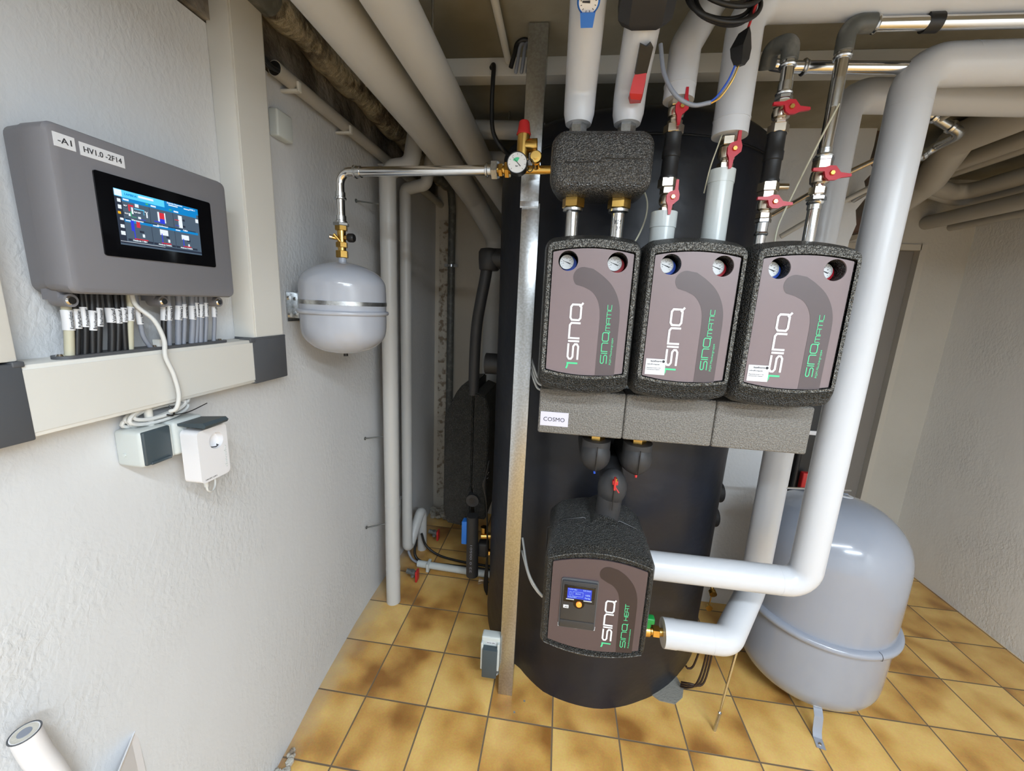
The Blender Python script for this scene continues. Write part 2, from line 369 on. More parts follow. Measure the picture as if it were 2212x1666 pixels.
# ---------------------------------------------------------------- the room
XR, YB, YF, H = 3.22, 1.76, -3.4, 2.39
mb = MB(); mb.box(-0.1, XR + 0.1, YF - 0.1, YB + 0.1, -0.1, 0); struct(mb.build('floor', 'floor', smooth=0, origin=(0, 0, 0)))
mb = MB(); mb.box(-0.1, XR + 0.1, YF - 0.1, YB + 0.1, H, H + 0.12); struct(mb.build('ceiling', 'concrete', smooth=0, origin=(0, 0, 0)))
# left wall: its foot bellies out towards the front, as old plaster does
mb = MB(); ys = [YF + (YB - YF) * i / 40 for i in range(41)]; zs = [0, .06, .15, .3, .5, .8, 1.3, 2.2]
def foot(y):
    P = [(-4, .07), (-.3, .052), (0, .037), (.25, .006), (.62, -.018), (.9, -.022), (1.3, -.008), (1.8, 0)]
    for (a, b), (c, d) in zip(P, P[1:]):
        if a <= y <= c: return b + (d - b) * (y - a) / (c - a)
    return 0
grid = [[mb.bm.verts.new((foot(y) * max(0, 1 - z / .8) ** 1.3, y, z)) for z in zs] for y in ys]
for i in range(40):
    for k in range(7): mb.bm.faces.new((grid[i][k], grid[i + 1][k], grid[i + 1][k + 1], grid[i][k + 1]))
back = [[mb.bm.verts.new((-.1, y, z)) for z in (0, 2.2)] for y in (YF, YB)]
mb.bm.faces.new((back[0][0], back[1][0], back[1][1], back[0][1]))
mb.bm.faces.new([back[0][1], back[1][1]] + [grid[i][7] for i in range(40, -1, -1)])
struct(mb.build('wall_left', 'plaster', smooth=60, origin=(0, 0, 0)))
mb = MB(); mb.box(-.1, .012, YF, YB, 2.205, H); struct(mb.build('trim_1', 'rough', smooth=0, origin=(0, 0, 0)))
mb = MB(); mb.box(XR, XR + .1, YF, YB, 0, H); struct(mb.build('wall_right', 'plaster_r', smooth=0, origin=(0, 0, 0)))
mb = MB(); mb.box(-.1, XR + .1, YF - .1, YF, 0, H); struct(mb.build('wall_front', 'plaster', smooth=0, origin=(0, 0, 0)))
# back wall with the door opening on the right
mb = MB(); dx0, dx1, dz = 2.18, 2.955, 2.003
mb.box(-.1, dx0, YB, YB + .1, 0, H); mb.box(dx1, XR + .1, YB, YB + .1, 0, H); mb.box(dx0, dx1, YB, YB + .1, dz, H)
struct(mb.build('wall_back', 'plaster_old', smooth=0, origin=(0, 0, 0)))
d = MB(); d.box(dx0 + .01, dx1 - .005, YB + .03, YB + .07, 0.01, dz - .005); door = struct(d.build('door_1', 'door', smooth=0))
d = MB(); d.cyl((dx0 + .09, YB + .03, 1.04), (dx0 + .09, YB - .03, 1.04), .009); d.cyl((dx0 + .09, YB - .03, 1.04), (dx0 + .20, YB - .03, 1.04), .009); d.build('door_handle', 'zinc', door)
d = MB(); d.box(dx1 - .004, dx1 + .03, YB - .012, YB + .08, 0, dz + .03); d.box(dx0, dx1, YB - .012, YB + .08, dz - .003, dz + .03); struct(d.build('trim_2', 'frame', smooth=0))
# short wall behind the tank, with a broken edge at its right end
mb = MB(); zs = [0, .3, .7, .95, 1.3, 1.7, 1.93, 2.0, 2.06, 2.12, 2.18, 2.22, 2.26, 2.32, H]
xe = [2.05, 2.05, 2.055, 2.07, 2.11, 2.14, 2.150, 2.165, 2.150, 2.185, 2.160, 2.19, 2.165, 2.17, 2.17]
fr = [mb.bm.verts.new((x, 1.075, z)) for x, z in zip(xe, zs)] + [mb.bm.verts.new((1.635, 1.075, H)), mb.bm.verts.new((1.635, 1.075, 0))]
bk = [mb.bm.verts.new(v.co + Vector((0.012, .14, 0))) for v in fr]
mb.bm.faces.new(fr); mb.bm.faces.new(bk[::-1])
for i in range(len(fr)): mb.bm.faces.new((fr[i], bk[i], bk[(i + 1) % len(fr)], fr[(i + 1) % len(fr)]))
struct(mb.build('wall_middle', 'plaster', smooth=0, origin=(0, 0, 0)))
mb = MB(); mb.box(2.10, 2.25, 1.10, 1.22, 1.98, H); mb.box(2.14, 2.32, 1.12, 1.23, 2.16, H); struct(mb.build('trim_3', 'brick', smooth=0))
for x, y_, lb in ((.847, .338, 'small round screw anchor in the tiles right of the post foot, nearer the tank'), (.812, .286, 'small round screw anchor in the tiles right of the post foot, nearer the viewer')):
    mb = MB(); mb.lathe((x, y_, 0), (0, 0, 1), [(0, .0042), (.0012, .0042), (.0014, .0025), (.0006, .0022)], 16); tag(mb.build('screw_anchor', 'cement'), lb, 'screw anchor')
# crumbling strip of plaster and rubble in the left back corner
mb = MB(); mb.box(.03, .105, YB - .012, YB, .1, 2.1); struct(mb.build('trim_4', 'crumble', smooth=0))
mb = MB()
for k in range(26):
    x, y, r = random.uniform(.01, .24), random.uniform(1.60, 1.75), random.uniform(.012, .04)
    mb.sphere((x, y, r * .5), r, 8, (1, 1, random.uniform(.5, .9)))
rb = mb.build('plaster_rubble', 'crumble', smooth=0); tag(rb, 'heap of crumbled plaster in the dark left back corner', 'rubble'); rb['kind'] = 'stuff'
mb = MB()
for k in range(60):
    t = random.random(); x = .05 + random.uniform(-.01, .03); y = -.32 + t * .34
    mb.sphere((x, y, .006), random.uniform(.006, .016), 6, (1, 1.2, .7))
rb = mb.build('plaster_rubble', 'crumble', smooth=0); tag(rb, 'plaster crumbs along the foot of the left wall at the bottom edge', 'rubble'); rb['kind'] = 'stuff'
mb = MB(); mb.loft([[(x, y, z) for x, y in ((1.36, .46), (1.40, .43), (1.46, .425), (1.50, .46), (1.515, .50), (1.50, .56), (1.44, .56))] for z in (0.001, .005)])
struct(mb.build('trim_5', 'cement', smooth=0))
# ceiling lamp behind the camera, plus an unseen second one added as fill
for i, (lx, ly, hl) in enumerate(((1.40, -1.35, .75), (2.20, -2.20, .61))):
    L0 = empty('batten_and_fill_luminaire', (lx, ly, 2.3), ('white twin tube batten light on the ceiling nearer the tank', 'white twin tube batten added as unseen fill light nearer the rear wall')[i], 'lamp')
    MB().box(lx - hl - .03, lx + hl + .03, ly - .04, ly + .04, 2.326, H).build('housing', 'wplastic', L0)
    mb = MB(); rf = [(ly - .13, 2.246), (ly - .05, 2.32), (ly + .05, 2.32), (ly + .13, 2.246)]
    for (a, z), (b, zz) in zip(rf, rf[1:]): mb.prism([(lx - hl - .05, a, z), (lx - hl - .05, b, zz), (lx - hl - .05, b, zz + .004), (lx - hl - .05, a, z + .004)], (2 * hl + .10, 0, 0))
    for x in (-hl - .05, hl + .046): mb.prism([(lx + x, a, z) for a, z in rf], (.004, 0, 0))
    mb.build('cutoff_reflector', 'wplastic', L0, 20)  # rims shaped to cut the lamp's light off the upper pipes
    for s in (-1, 1): MB().cyl((lx - hl, ly + s * .045, 2.285), (lx + hl, ly + s * .045, 2.285), .013).build('fluorescent_tube', 'tube', L0)

# ---------------------------------------------------------------- left wall: trunking and control cabinet
DD = .06
mb = MB(); mb.box(0, DD, -.003, .115, 1.452, H, .003, 2); mb.box(DD, DD + .0015, .004, .108, 1.46, H)
duct = mb.build('cable_duct', 'duct', smooth=30); tag(duct, 'cream vertical cable duct running up to the ceiling beside the grey control cabinet', 'cable duct')
mb = MB(); mb.box(0, DD, -.49, -.012, 1.334, 1.452, .003, 2); mb.box(DD, DD + .0015, -.49, -.012, 1.342, 1.444)
tag(mb.build('cable_duct', 'duct', smooth=30), 'cream horizontal cable duct below the grey control cabinet', 'cable duct')
mb = MB(); mb.box(0, DD, -.61, -.49, 1.458, H, .003, 2)
tag(mb.build('cable_duct', 'duct', smooth=30), 'cream vertical cable duct cut off by the left edge of the photo', 'cable duct')
mb = MB(); mb.box(0, DD + .003, -.014, .118, 1.330, 1.452, .003, 2); mb.box(0, DD + .003, -.004, .118, 1.45, 1.4575, .002, 2); mb.box(DD - .03, DD + .004, -.022, -.004, 1.444, 1.456, .002)
tag(mb.build('duct_corner', 'anth', smooth=30), 'dark grey square corner cap at the right end of the cream cable duct', 'duct corner')
mb = MB(); mb.box(0, DD + .003, -.612, -.488, 1.330, 1.455, .003, 2); mb.box(DD - .03, DD + .004, -.50, -.485, 1.449, 1.458, .002)
tag(mb.build('duct_corner', 'anth', smooth=30), 'dark grey corner cap at the left edge under the cabinet', 'duct corner')

CX, Y0, Y1, Z0, Z1 = .105, -.436, -.106, 1.564, 1.820
cabn = empty('control_cabinet', (0, (Y0 + Y1) / 2, Z0), 'grey wall mounted controller cabinet with a lit touch screen', 'control cabinet')
def yz(x, a, b, c, d, r, n=5):
    return [(x, p[0], p[1]) for p in circ(b - r, d - r, r, n, 0, PI / 2, True) + circ(a + r, d - r, r, n, PI / 2, PI, True) + circ(a + r, c + r, r, n, PI, 1.5 * PI, True) + circ(b - r, c + r, r, n, 1.5 * PI, 2 * PI, True)]
mb = MB(); mb.loft([yz(.052, Y0 + .002, Y1 - .002, Z0 + .002, Z1 - .002, .014), yz(CX - .008, Y0, Y1, Z0, Z1, .014), yz(CX - .002, Y0 + .003, Y1 - .003, Z0 + .003, Z1 - .003, .012), yz(CX, Y0 + .009, Y1 - .009, Z0 + .009, Z1 - .009, .009)])
mb.build('front_cover', 'cab', cabn, 30)
mb = MB(); mb.loft([yz(0.001, Y0 + .02, Y1 - .02, Z0 - .004, Z1 - .006, .02), yz(.02, Y0 + .006, Y1 - .006, Z0 - .002, Z1 - .004, .016), yz(.0505, Y0 + .003, Y1 - .003, Z0 + .006, Z1 - .003, .014)]); mb.build('rear_housing', 'cab', cabn, 30)
sy = lambda y: y
mb = MB(); mb.loft([yz(CX - .001, -.381, -.157, 1.630, 1.766, .004), yz(CX + .0025, -.381, -.157, 1.630, 1.766, .004)]); bez = mb.build('screen_bezel', 'glass_black', cabn, 30)
SX = CX + .0026
def srect(mb, u0, u1, v0, v1, k=0):
    """rectangle on the display; u and v run 0..1 from its lower left corner"""
    a, b_ = -.354 + .163 * u0, -.354 + .163 * u1; c, d_ = 1.652 + .093 * v0, 1.652 + .093 * v1
    x = SX + .0001 + k * .0002
    mb.bm.faces.new([mb.bm.verts.new(p) for p in ((x, a, c), (x, b_, c), (x, b_, d_), (x, a, d_))])
def sblock(name, m, rects, k):
    mb = MB()
    for r in rects: srect(mb, *r, k)
    mb.build(name, m, bez, 0)
sblock('display', 's_bg', [(0, 1, 0, 1)], 0)
sblock('display_sidebar', 's_side', [(0, .07, .07, .87), (0, 1, .03, .07)] + [(.085, .36, .09, .13), (.37, .64, .09, .13), (.65, .94, .09, .13), (.085, .36, .46, .50), (.37, .64, .46, .50), (.65, .94, .46, .50), (.36, .365, .1, .8), (.645, .65, .1, .8), (.17, .26, .62, .67), (.07, .12, .70, .75), (.07, .12, .56, .61), (.29, .34, .66, .71), (.475, .525, .66, .69), (.475, .525, .54, .57), (.75, .8, .67, .71), (.75, .8, .54, .58), (.22, .27, .27, .31), (.53, .57, .25, .29), (.8, .85, .25, .29)], 1)
sblock('display_header', 's_cyan', [(0, 1, .87, 1), (.19, .30, .70, .715), (.29, .295, .62, .715)], 2)
sblock('display_bars', 's_blue', [(.07, .97, .80, .87), (.07, .97, .43, .48), (.55, 1, .87, 1)], 3)
sblock('display_icons', 's_white', [(.0, .075, .88, .99), (.02, .055, .77, .83), (.02, .055, .65, .72), (.025, .06, .45, .49), (.02, .06, .31, .37), (.015, .06, .18, .25), (.155, .175, .60, .72), (.315, .33, .58, .68), (.20, .24, .74, .80), (.12, .14, .55, .60), (.22, .25, .53, .57),
    (.71, .76, .52, .77), (.455, .555, .30, .41), (.73, .83, .28, .38), (.245, .27, .19, .25), (.545, .57, .17, .23), (.81, .83, .15, .2), (.95, .99, .70, .78), (.45, .47, .55, .75), (.53, .545, .55, .75), (.08, .14, .82, .85), (.38, .44, .82, .85), (.66, .72, .82, .85), (.08, .15, .45, .47), (.38, .45, .45, .47), (.66, .72, .45, .47),
    (.6, .72, .93, .95), (.8, .88, .93, .95), (.25, .42, .93, .97), (0, .5, .062, .068)], 4)
sblock('display_hot_lines', 's_red', [(.125, .18, .73, .76), (.125, .14, .64, .75), (.47, .53, .62, .74), (.66, .72, .66, .675), (.19, .23, .36, .47), (.15, .3, .13, .15), (.46, .58, .13, .15), (.74, .85, .13, .15)], 5)
sblock('display_cold_lines', 's_dblue', [(.47, .53, .53, .62), (.4, .47, .54, .56), (.66, .72, .55, .56), (.13, .165, .28, .47), (.155, .165, .14, .3), (.47, .48, .13, .33), (.745, .755, .13, .3), (.24, .3, .52, .53)], 5)
sblock('display_accents', 's_yel', [(.01, .04, .555, .60)], 6)
sblock('display_greens', 's_green', [(.14, .15, .55, .64), (.15, .2, .54, .55), (.32, .35, .83, .86), (.60, .63, .83, .86)], 6)
mb = MB()
tx = lambda s, u, v, wd: write(mb, s, (SX + .0016, -.354 + .163 * u, 1.652 + .093 * v), (0, 1, 0), (0, 0, 1), w=.163 * wd)
tx('LAMBDA', .10, .915, .13)
mb.build('display_logo', 's_blue', bez, 0)
mb = MB()
for s, u, v, wd in (('Warmepumpe', .14, .465, .13), ('Brauchwasser', .43, .465, .13), ('Puffer', .76, .465, .06), ('Heizkreis 1 FBH', .13, .095, .15), ('Heizkreis 2 DG/EG', .42, .095, .16), ('Heizkreis 3 DG/EG', .70, .095, .16), ('0,0 kW', .18, .625, .07), ('50,7', .075, .71, .035), ('22,4', .295, .67, .035), ('22,5', .075, .57, .035), ('LEVEL 1', .88, .94, .07), ('Zentraler Steuerwert', .58, .965, .2)):
    tx(s, u, v, wd)
mb.build('display_text', 's_white', bez, 0)
for i, (s, a, b_, c, d_) in enumerate((('-A1', -.428, -.400, 1.785, 1.805), ('HV1.0 -2F14', -.394, -.327, 1.783, 1.803))):
    st = MB().box(CX - .0005, CX + .0008, a, b_, c, d_).build('label_sticker', 'label', cabn, 0)
    mb = MB(); write(mb, s, (CX + .0012, a + .005, c + .006), (0, 1, 0), (0, 0, 1), w=b_ - a - .01, h=.0085); mb.build('lettering', 'ink', st, 0)
for y in (-.415, -.255, -.118):
    mb = MB(); mb.cyl((.04, y, Z0 - .012), (.07, y, Z0 - .012), .011); mb.box(.03, .06, y - .011, y + .011, Z0 - .012, Z0 + .006); lg = mb.build('screw_lug', 'cab', cabn)
    MB().cyl((.07, y, Z0 - .012), (.0725, y, Z0 - .012), .008, .006).build('screw', 'steel', lg)

mb = MB(); mb.loft([[(x_, y_, z_) for x_, y_ in circ(.04, -.415, .018, 10, PI, 2 * PI, True) + circ(.04, -.100, .018, 10, 0, PI, True)] for z_ in (1.452, 1.4575)])
gs = mb.build('cable_entry_strip', 'anth'); tag(gs, 'long dark cable entry strip screwed on the top of the cream duct', 'cable entry')
for y in (-.425, -.262, -.255, -.098):
    mb = MB(); mb.cyl((.043, y, 1.4575), (.043, y, 1.461), .006, .004); mb.build('screw', 'steel', gs)
CAB = [(-.405, -.413, 1.56, .0068, 'cable_beige', 'Kommunikation'), (-.392, -.402, 0, .005, 'black', 'Pufferf\u00fchler'), (-.381, -.390, 0, .005, 'black', 'Frischwasser'), (-.365, -.378, 0, .0055, 'black', 'Brauchwasser'), (-.356, -.369, 0, .0055, 'black', 'Brauchwasser'),
  (-.338, -.346, 0, .006, 'black', 'Vorlauf'), (-.325, -.336, 0, .0055, 'black', 'Vorlauf'), (-.314, -.322, 0, .0055, 'black', 'Vorlauf'), (-.300, -.313, 0, .006, 'cable_beige', 'Aussenf\u00fchler'), (-.289, -.291, 0, .0042, 'cable_grey', 'EVU Sperre'),
  (-.232, -.243, 0, .0048, 'black', 'PWM Ladepumpe'), (-.221, -.232, 0, .0048, 'cable_grey', 'Heizkreis 2'), (-.197, -.211, 0, .0058, 'cable_grey', 'Heizkreis 2'), (-.185, -.198, 0, .0045, 'cable_grey', 'Heizkreis 1'), (-.165, -.178, 0, .006, 'cable_grey', 'Heizkreis 1'),
  (-.154, -.167, 0, .0045, 'cable_grey', 'Freigabe'), (-.142, -.155, 0, .006, 'cable_grey', 'Brauchwasser'), (-.129, -.142, 0, .0045, 'cable_grey', 'Ladepumpe'), (-.106, -.118, 0, .0045, 'cable_grey', 'HV 1.0 -2F14')]
LBL = ['thick beige cable at the left end of the row under the cabinet', 'leftmost black cable under the cabinet, right of the beige one', 'second black cable from the left under the cabinet', 'third black cable from the left under the cabinet', 'fourth black cable from the left under the cabinet',
  'fifth black cable from the left, after the first gap in the row', 'sixth black cable from the left under the cabinet', 'seventh black cable, just left of the second beige cable', 'slim beige cable in the middle of the row under the cabinet', 'grey slanting cable marked EVU Sperre beside the long white cable',
  'lone black cable right of the middle gap in the row', 'grey cable touching the lone black one right of the gap', 'thick grey cable in the pair right of the lone black cable', 'thin grey cable in the pair right of the lone black cable', 'thick grey cable leading the group of four at the right',
  'second grey cable in the right group of four', 'third grey cable in the right group of four', 'last thin grey cable in the right group of four', 'grey cable marked HV 1.0 at the right end of the row']
for i, ((ya, yb, _, r, m, s), lb) in enumerate(zip(CAB, LBL)):
    x0 = .045; bulge = random.uniform(-.002, .002)
    pts = spline([(x0, ya, 1.575), (x0 + .001, ya * .8 + yb * .2, 1.54), (x0 + .002, ya * .45 + yb * .55 + bulge, 1.505), (x0, yb, 1.456)], 5)
    if i == 9: pts = spline([(x0, -.289, 1.575), (x0, -.286, 1.50), (x0, -.283, 1.478), (x0, -.272, 1.456)], 5)
    c = MB().tube(pts, r, 12).build('control_cable', m); tag(c, lb, 'cable', 'labelled cables under the control cabinet')
    k0 = 5 if i not in (9, 18) else 2; off = (.0, .002, .004, -.002, .003, .003, .001, .003, .004, .003, .0, 0, 0, .004, 0, .006, .003, .006, .003)[i]; lo_ = (1.500 if i < 5 else 1.508 if i < 9 else 1.502 if i == 9 else 1.510) + off; hi_ = (1.536 if i < 10 else 1.543) + off; seg = [p for p in spline(pts, 4) if lo_ < p.z < hi_]
    if len(seg) > 1:
        sl = MB().tube(seg, r + .0013, 12).build('label_sleeve', 'label', c)
        mb = MB(); p = seg[-1]; dirv = (seg[0] - seg[-1]); L_ = dirv.length
        write(mb, s, p + Vector((r + .0016, .0025, L_ * .08)), dirv, Vector((0, -1, 0)), w=L_ * .85, h=min(.006, r)); mb.build('lettering', 'ink', sl, 0)
mb = MB(); mb.box(.036, .052, -.259, -.247, 1.455, 1.472); tag(mb.build('cable_stub', 'duct', smooth=0), 'short cream stub behind the white cable on the entry strip', 'cable stub')
wc = MB().tube(spline([(.05, -.300, 1.58), (.056, -.300, 1.545), (.072, -.282, 1.515), (.078, -.272, 1.475), (.078, -.273, 1.44), (.080, -.262, 1.40), (.080, -.256, 1.355), (.074, -.260, 1.325), (.062, -.264, 1.318)], 8), .0042, 14).build('white_cable', 'cable_white')
tag(wc, 'white cable hanging from the cabinet over the front of the cream duct', 'cable')
# coiled cable and sockets under the duct
pts = []
for k in range(5 * 24 + 1):
    a = 2 * PI * k / 24; t = k / 120
    pts.append((.034 + .012 * math.sin(a * .37) + .006 * math.cos(a), -.266 + (.058 - .006 * math.sin(a * .2)) * math.cos(a), 1.316 + .017 * math.sin(a) + .009 * math.sin(a * .41) + .10 * (.058 * math.cos(a))))
tag(MB().tube(pts, .0040, 8).build('cable_coil', 'cable_white'), 'bundle of coiled white cable tucked under the cream duct', 'cable')
mb = MB(); mb.tube(spline([(.058, -.262, 1.33), (.064, -.258, 1.318), (.058, -.255, 1.306), (.05, -.262, 1.309)], 5), .0018, 8); mb.tube(spline([(.055, -.258, 1.307), (.06, -.22, 1.305), (.062, -.172, 1.314)], 5), .0011, 6)
tag(mb.build('cable_tie', 'black'), 'black cable tie with a long loose tail around the white coil', 'cable tie')
tag(MB().cyl((.035, -.287, 1.334), (.035, -.287, 1.285), .0075).build('cable_conduit', 'duct'), 'short pale conduit entering the top of the grey socket pair', 'conduit')
sk = empty('wall_socket', (0, -.27, 1.215), 'pale grey double wall socket with dark flap covers, on the wall under the duct', 'socket')
mb = MB(); mb.box(0, .062, -.334, -.268, 1.214, 1.292, .008, 3); hs = mb.build('housing', 'gplastic', sk)
mb = MB(); mb.cyl((.022, -.3335, 1.240), (.022, -.336, 1.240), .0035); mb.build('knockout', 'gplastic', hs)
mb = MB(); mb.box(.0, .058, -.268, -.262, 1.216, 1.288, .002); mb.box(.0, .062, -.262, -.186, 1.214, 1.292, .008, 3); mb.build('housing', 'gplastic', sk)
mb = MB(); mb.box(.058, .066, -.330, -.272, 1.218, 1.290, .003); mb.box(.064, .070, -.322, -.278, 1.218, 1.224, .002); mb.build('flap_cover', 'bluegrey', sk)
mb = MB(); mb.prism([(.058, -.252, 1.286), (.125, -.252, 1.292), (.132, -.252, 1.286), (.128, -.252, 1.280), (.058, -.252, 1.281)], (0, .062, 0)); mb.build('flap_cover', 'bluegrey', sk, 30)
mb = MB(); write(mb, 'HV1.0 -2F14', (.020, -.312, 1.2935), (0, 1, 0), (-1, 0, 0), w=.04, h=.006); mb.build('lettering', 'ink', sk, 0)
ps = empty('power_adapter', (.066, -.23, 1.15), 'white plug-in power adapter with a pass-through socket, plugged in the right socket', 'power adapter')
mb = MB(); loop = [(p[0], p[1]) for p in circ(-.184, 1.260, .01, 5, 0, PI / 2, True) + circ(-.243, 1.260, .01, 5, PI / 2, PI, True) + circ(-.243, 1.156, .01, 5, PI, 1.5 * PI, True) + circ(-.184, 1.156, .01, 5, 1.5 * PI, 2 * PI, True)]
n_ = len(loop)
la = [mb.bm.verts.new((.066, a, b)) for a, b in loop]; lb_ = [mb.bm.verts.new((.108, a, b)) for a, b in loop]
mb.skin([la, lb_]); mb.bm.faces.new(la)
me = flat([loop, circ(-.205, 1.236, .0195, 24)], .0004); mb.mesh(me, lambda c: Vector((.1082 + c.z, c.x, c.y)))
ca = [mb.bm.verts.new((.108, a, b)) for a, b in circ(-.205, 1.236, .0195, 24)]; cb = [mb.bm.verts.new((.094, a, b)) for a, b in circ(-.205, 1.236, .0180, 24)]
mb.skin([ca, cb]); mb.bm.faces.new(cb)
body = mb.build('adapter_body', 'wplastic', ps)
mb = MB(); mb.tube([(.098, -.215, 1.222), (.104, -.213, 1.222), (.106, -.205, 1.2205), (.104, -.197, 1.222), (.098, -.195, 1.222)], .0012, 6); mb.cyl((.094, -.211, 1.243), (.0955, -.211, 1.243), .0025); mb.build('earth_clip', 'ink', body)
mb = MB(); write(mb, 'devolo', (.1086, -.1805, 1.162), (0, 0, 1), (0, -1, 0), w=.055, h=.007); mb.build('logo', 'gplastic', body, 0)
mb = MB(); write(mb, 'MAGIC LAN', (.1086, -.243, 1.151), (0, 1, 0), (0, 0, 1), w=.030, h=.003); mb.build('lettering', 'ink', body, 0)
mb = MB(); mb.cyl((.09, -.226, 1.150), (.09, -.225, 1.127), .006, .0045); mb.build('plug', 'cable_white', ps)
MB().tube(spline([(.09, -.225, 1.129), (.09, -.223, 1.117), (.086, -.209, 1.107), (.08, -.193, 1.113), (.075, -.185, 1.135), (.072, -.184, 1.155)], 6), .0026, 10).build('lead', 'cable_white', ps)

# ---------------------------------------------------------------- more of the left wall
mb = MB(); mb.tube([(.035, .185, 2.2), (.035, YB, 2.2)], .021, 20)
cp = mb.build('cable_conduit', 'oldpipepaint'); tag(cp, 'grey conduit along the top of the left wall under the ceiling', 'conduit')
MB().cyl((.035, .1845, 2.2), (.035, .186, 2.2), .0185).build('open_end', 'black', cp)
for y in (.25, .55, .9): mb = MB(); mb.box(0, .06, y, y + .015, 2.172, 2.180, .002); mb.box(.054, .062, y, y + .015, 2.172, 2.2, .002); mb.build('pipe_clip', 'duct', cp)
mb = MB()
for k in range(3): mb.tube(spline([(.03 + k * .008, .22, 2.2), (.028 + k * .009, .16, 2.198 - k * .004), (.03 + k * .009, .114, 2.20)], 4), .0065, 8)
tag(mb.build('black_cables', 'black'), 'black cables coming out of the open end of the grey conduit', 'cable')
mb = MB(); mb.box(0, .03, .19, .26, 2.03, 2.105, .006); tag(mb.build('junction_box', 'gplastic'), 'small grey junction box high on the left wall behind the duct', 'junction box')
mb = MB(); pts = [(.075, -.6 + k * .06, 2.325 + .002 * math.sin(k)) for k in range(41)]; rad = [(.040 if p[1] < .16 else .042 + .005 * math.sin(i * 2.1) + .004 * math.sin(i * 5.3)) for i, p in enumerate(pts)]
iA = [i for i, p in enumerate(pts) if p[1] <= .18]
op = MB().tube([pts[i] for i in iA], .040, 24).build('old_pipe', 'lead'); tag(op, 'old lagged pipe in dirty foil under the ceiling along the left wall', 'pipe')
MB().tube(pts[iA[-1]:], .04, 24, radii=rad[iA[-1]:]).build('foil_lagging', 'wrap', op)
def pipe(name, pts, r, m, label, bend=.06, cat='pipe', seg=24, joints=(), jr=.0012, group=None, ends=None):
    o = MB().tube(pts, r, seg, bend=bend).build(name, m); tag(o, label, cat, group)
    for p, dr in joints:
        p = Vector(p); dr = Vector(dr).normalized(); MB().cyl(p - dr * .0015, p + dr * .0015, r + jr, seg=seg).build('jacket_seam', m, o)
    return o
pipe('lagged_pipe', [(.350, -1.1, 2.45), (.350, -1.1, 2.2), (.336, .55, 2.2), (.325, 1.0, 2.195), (.345, 1.35, 2.15), (.43, 1.64, 1.98), (.43, 1.64, .3)], .058, 'pipepaint', 'thick grey lagged pipe under the ceiling nearer the left wall', .09)
pipe('lagged_pipe', [(.482, -1.1, 2.45), (.482, -1.1, 2.2), (.478, .55, 2.2), (.475, 1.0, 2.195), (.57, 1.66, 2.08)], .054, 'pipepaint', 'grey lagged pipe under the ceiling, right one of the parallel pair', .09)
p1 = pipe('riser_pipe', [(.105, .77, 0), (.105, .77, 2.12), (.20, .79, 2.135), (.205, .85, 2.305), (.68, .90, 2.315), (.75, .92, 2.315)], .036, 'pipepaint', 'front grey vertical riser pipe standing on the tiles by the left wall', .05, joints=[((.105, .77, .56), (0, 0, 1)), ((.105, .77, .2), (0, 0, 1))])
p2 = pipe('riser_pipe', [(.095, 1.24, 0), (.095, 1.24, .30), (.072, 1.05, .10), (.072, 1.05, 2.11), (.185, 1.03, 2.13), (.20, 1.06, 2.26), (.66, 1.10, 2.27)], .029, 'pipepaint', 'thinner grey riser pipe behind, doubling back up near the floor', .022)
for (x, y, z, l, lb) in ((.0, .69, 1.97, .08, 'upper'), (.0, .71, .92, .07, 'middle'), (.0, .70, .46, .08, 'lower')):
    mb = MB(); mb.cyl((x, y, z), (x + l, y + .05, z), .003); mb.cyl((x, y, z), (x + .003, y, z), .008)
    tag(mb.build('pipe_bracket', 'lead'), '%s steel bracket holding the front grey riser pipe to the wall' % lb, 'bracket')
op = pipe('iron_pipe', [(.06, 1.3, 2.3), (.125, 1.68, 2.28), (.13, 1.70, 2.16), (.13, 1.70, .35)], .024, 'lead', 'old dark iron pipe standing in the back left corner', .05)
mb = MB(); mb.cyl((.13, 1.70, 1.80), (.13, 1.70, 1.815), .028); mb.box(.085, .175, 1.685, 1.715, 1.798, 1.817); mb.build('pipe_clamp', 'zinc', op)
# red handled drain cocks and the floor conduit
for (x, y, z, lb) in ((.155, .93, .055, 'red handled drain cock low beside the front riser pipe'), (.17, 1.27, .10, 'red handled drain cock low behind the thin riser pipe')):
    dc = empty('drain_cock', (x, y, z - .03), lb, 'valve')
    mb = MB(); mb.cyl((x - .04, y, z + .012), (x + .02, y, z), .014); mb.cyl((x - .005, y, z - .02), (x - .005, y, z + .02), .012); mb.build('valve_body', 'lead', dc)
    mb = MB(); mb.box(x + .018, x + .030, y - .03, y + .012, z - .035, z + .03, .004); mb.build('handle', 'redcap', dc)
fc = MB().cyl((.135, 1.055, .028), (.60, 1.035, .028), .020).build('floor_conduit', 'gplastic'); tag(fc, 'pale grey plastic conduit lying on the tiles beside the tank', 'conduit')
MB().box(.195, .212, 1.02, 1.08, 0, .052, .003).build('pipe_clip', 'gplastic', fc)
for k, (m, r, pth, lb) in enumerate((('black', .008, [(.10, 1.12, .14), (.10, 1.10, .05), (.16, 1.085, .018), (.32, 1.095, .012), (.58, 1.10, .012)], 'black cable running along the floor behind the pale conduit'), ('black', .007, [(.12, 1.16, .16), (.15, 1.16, .08), (.24, 1.15, .03), (.40, 1.13, .02), (.60, 1.12, .02)], 'black cable arching to the floor from the thin riser'),
        ('cable_grey', .0075, [(.05, 1.10, .16), (.06, 1.09, .09), (.09, 1.07, .045), (.14, 1.056, .028)], 'grey cable entering the left end of the floor conduit'), ('cable_grey', .0075, [(.595, 1.04, .028), (.64, 1.04, .02), (.70, 1.02, .012)], 'grey cable leaving the right end of the floor conduit'))):
    tag(MB().tube(spline(pth, 6), r, 10).build('floor_cable', m), lb, 'cable')
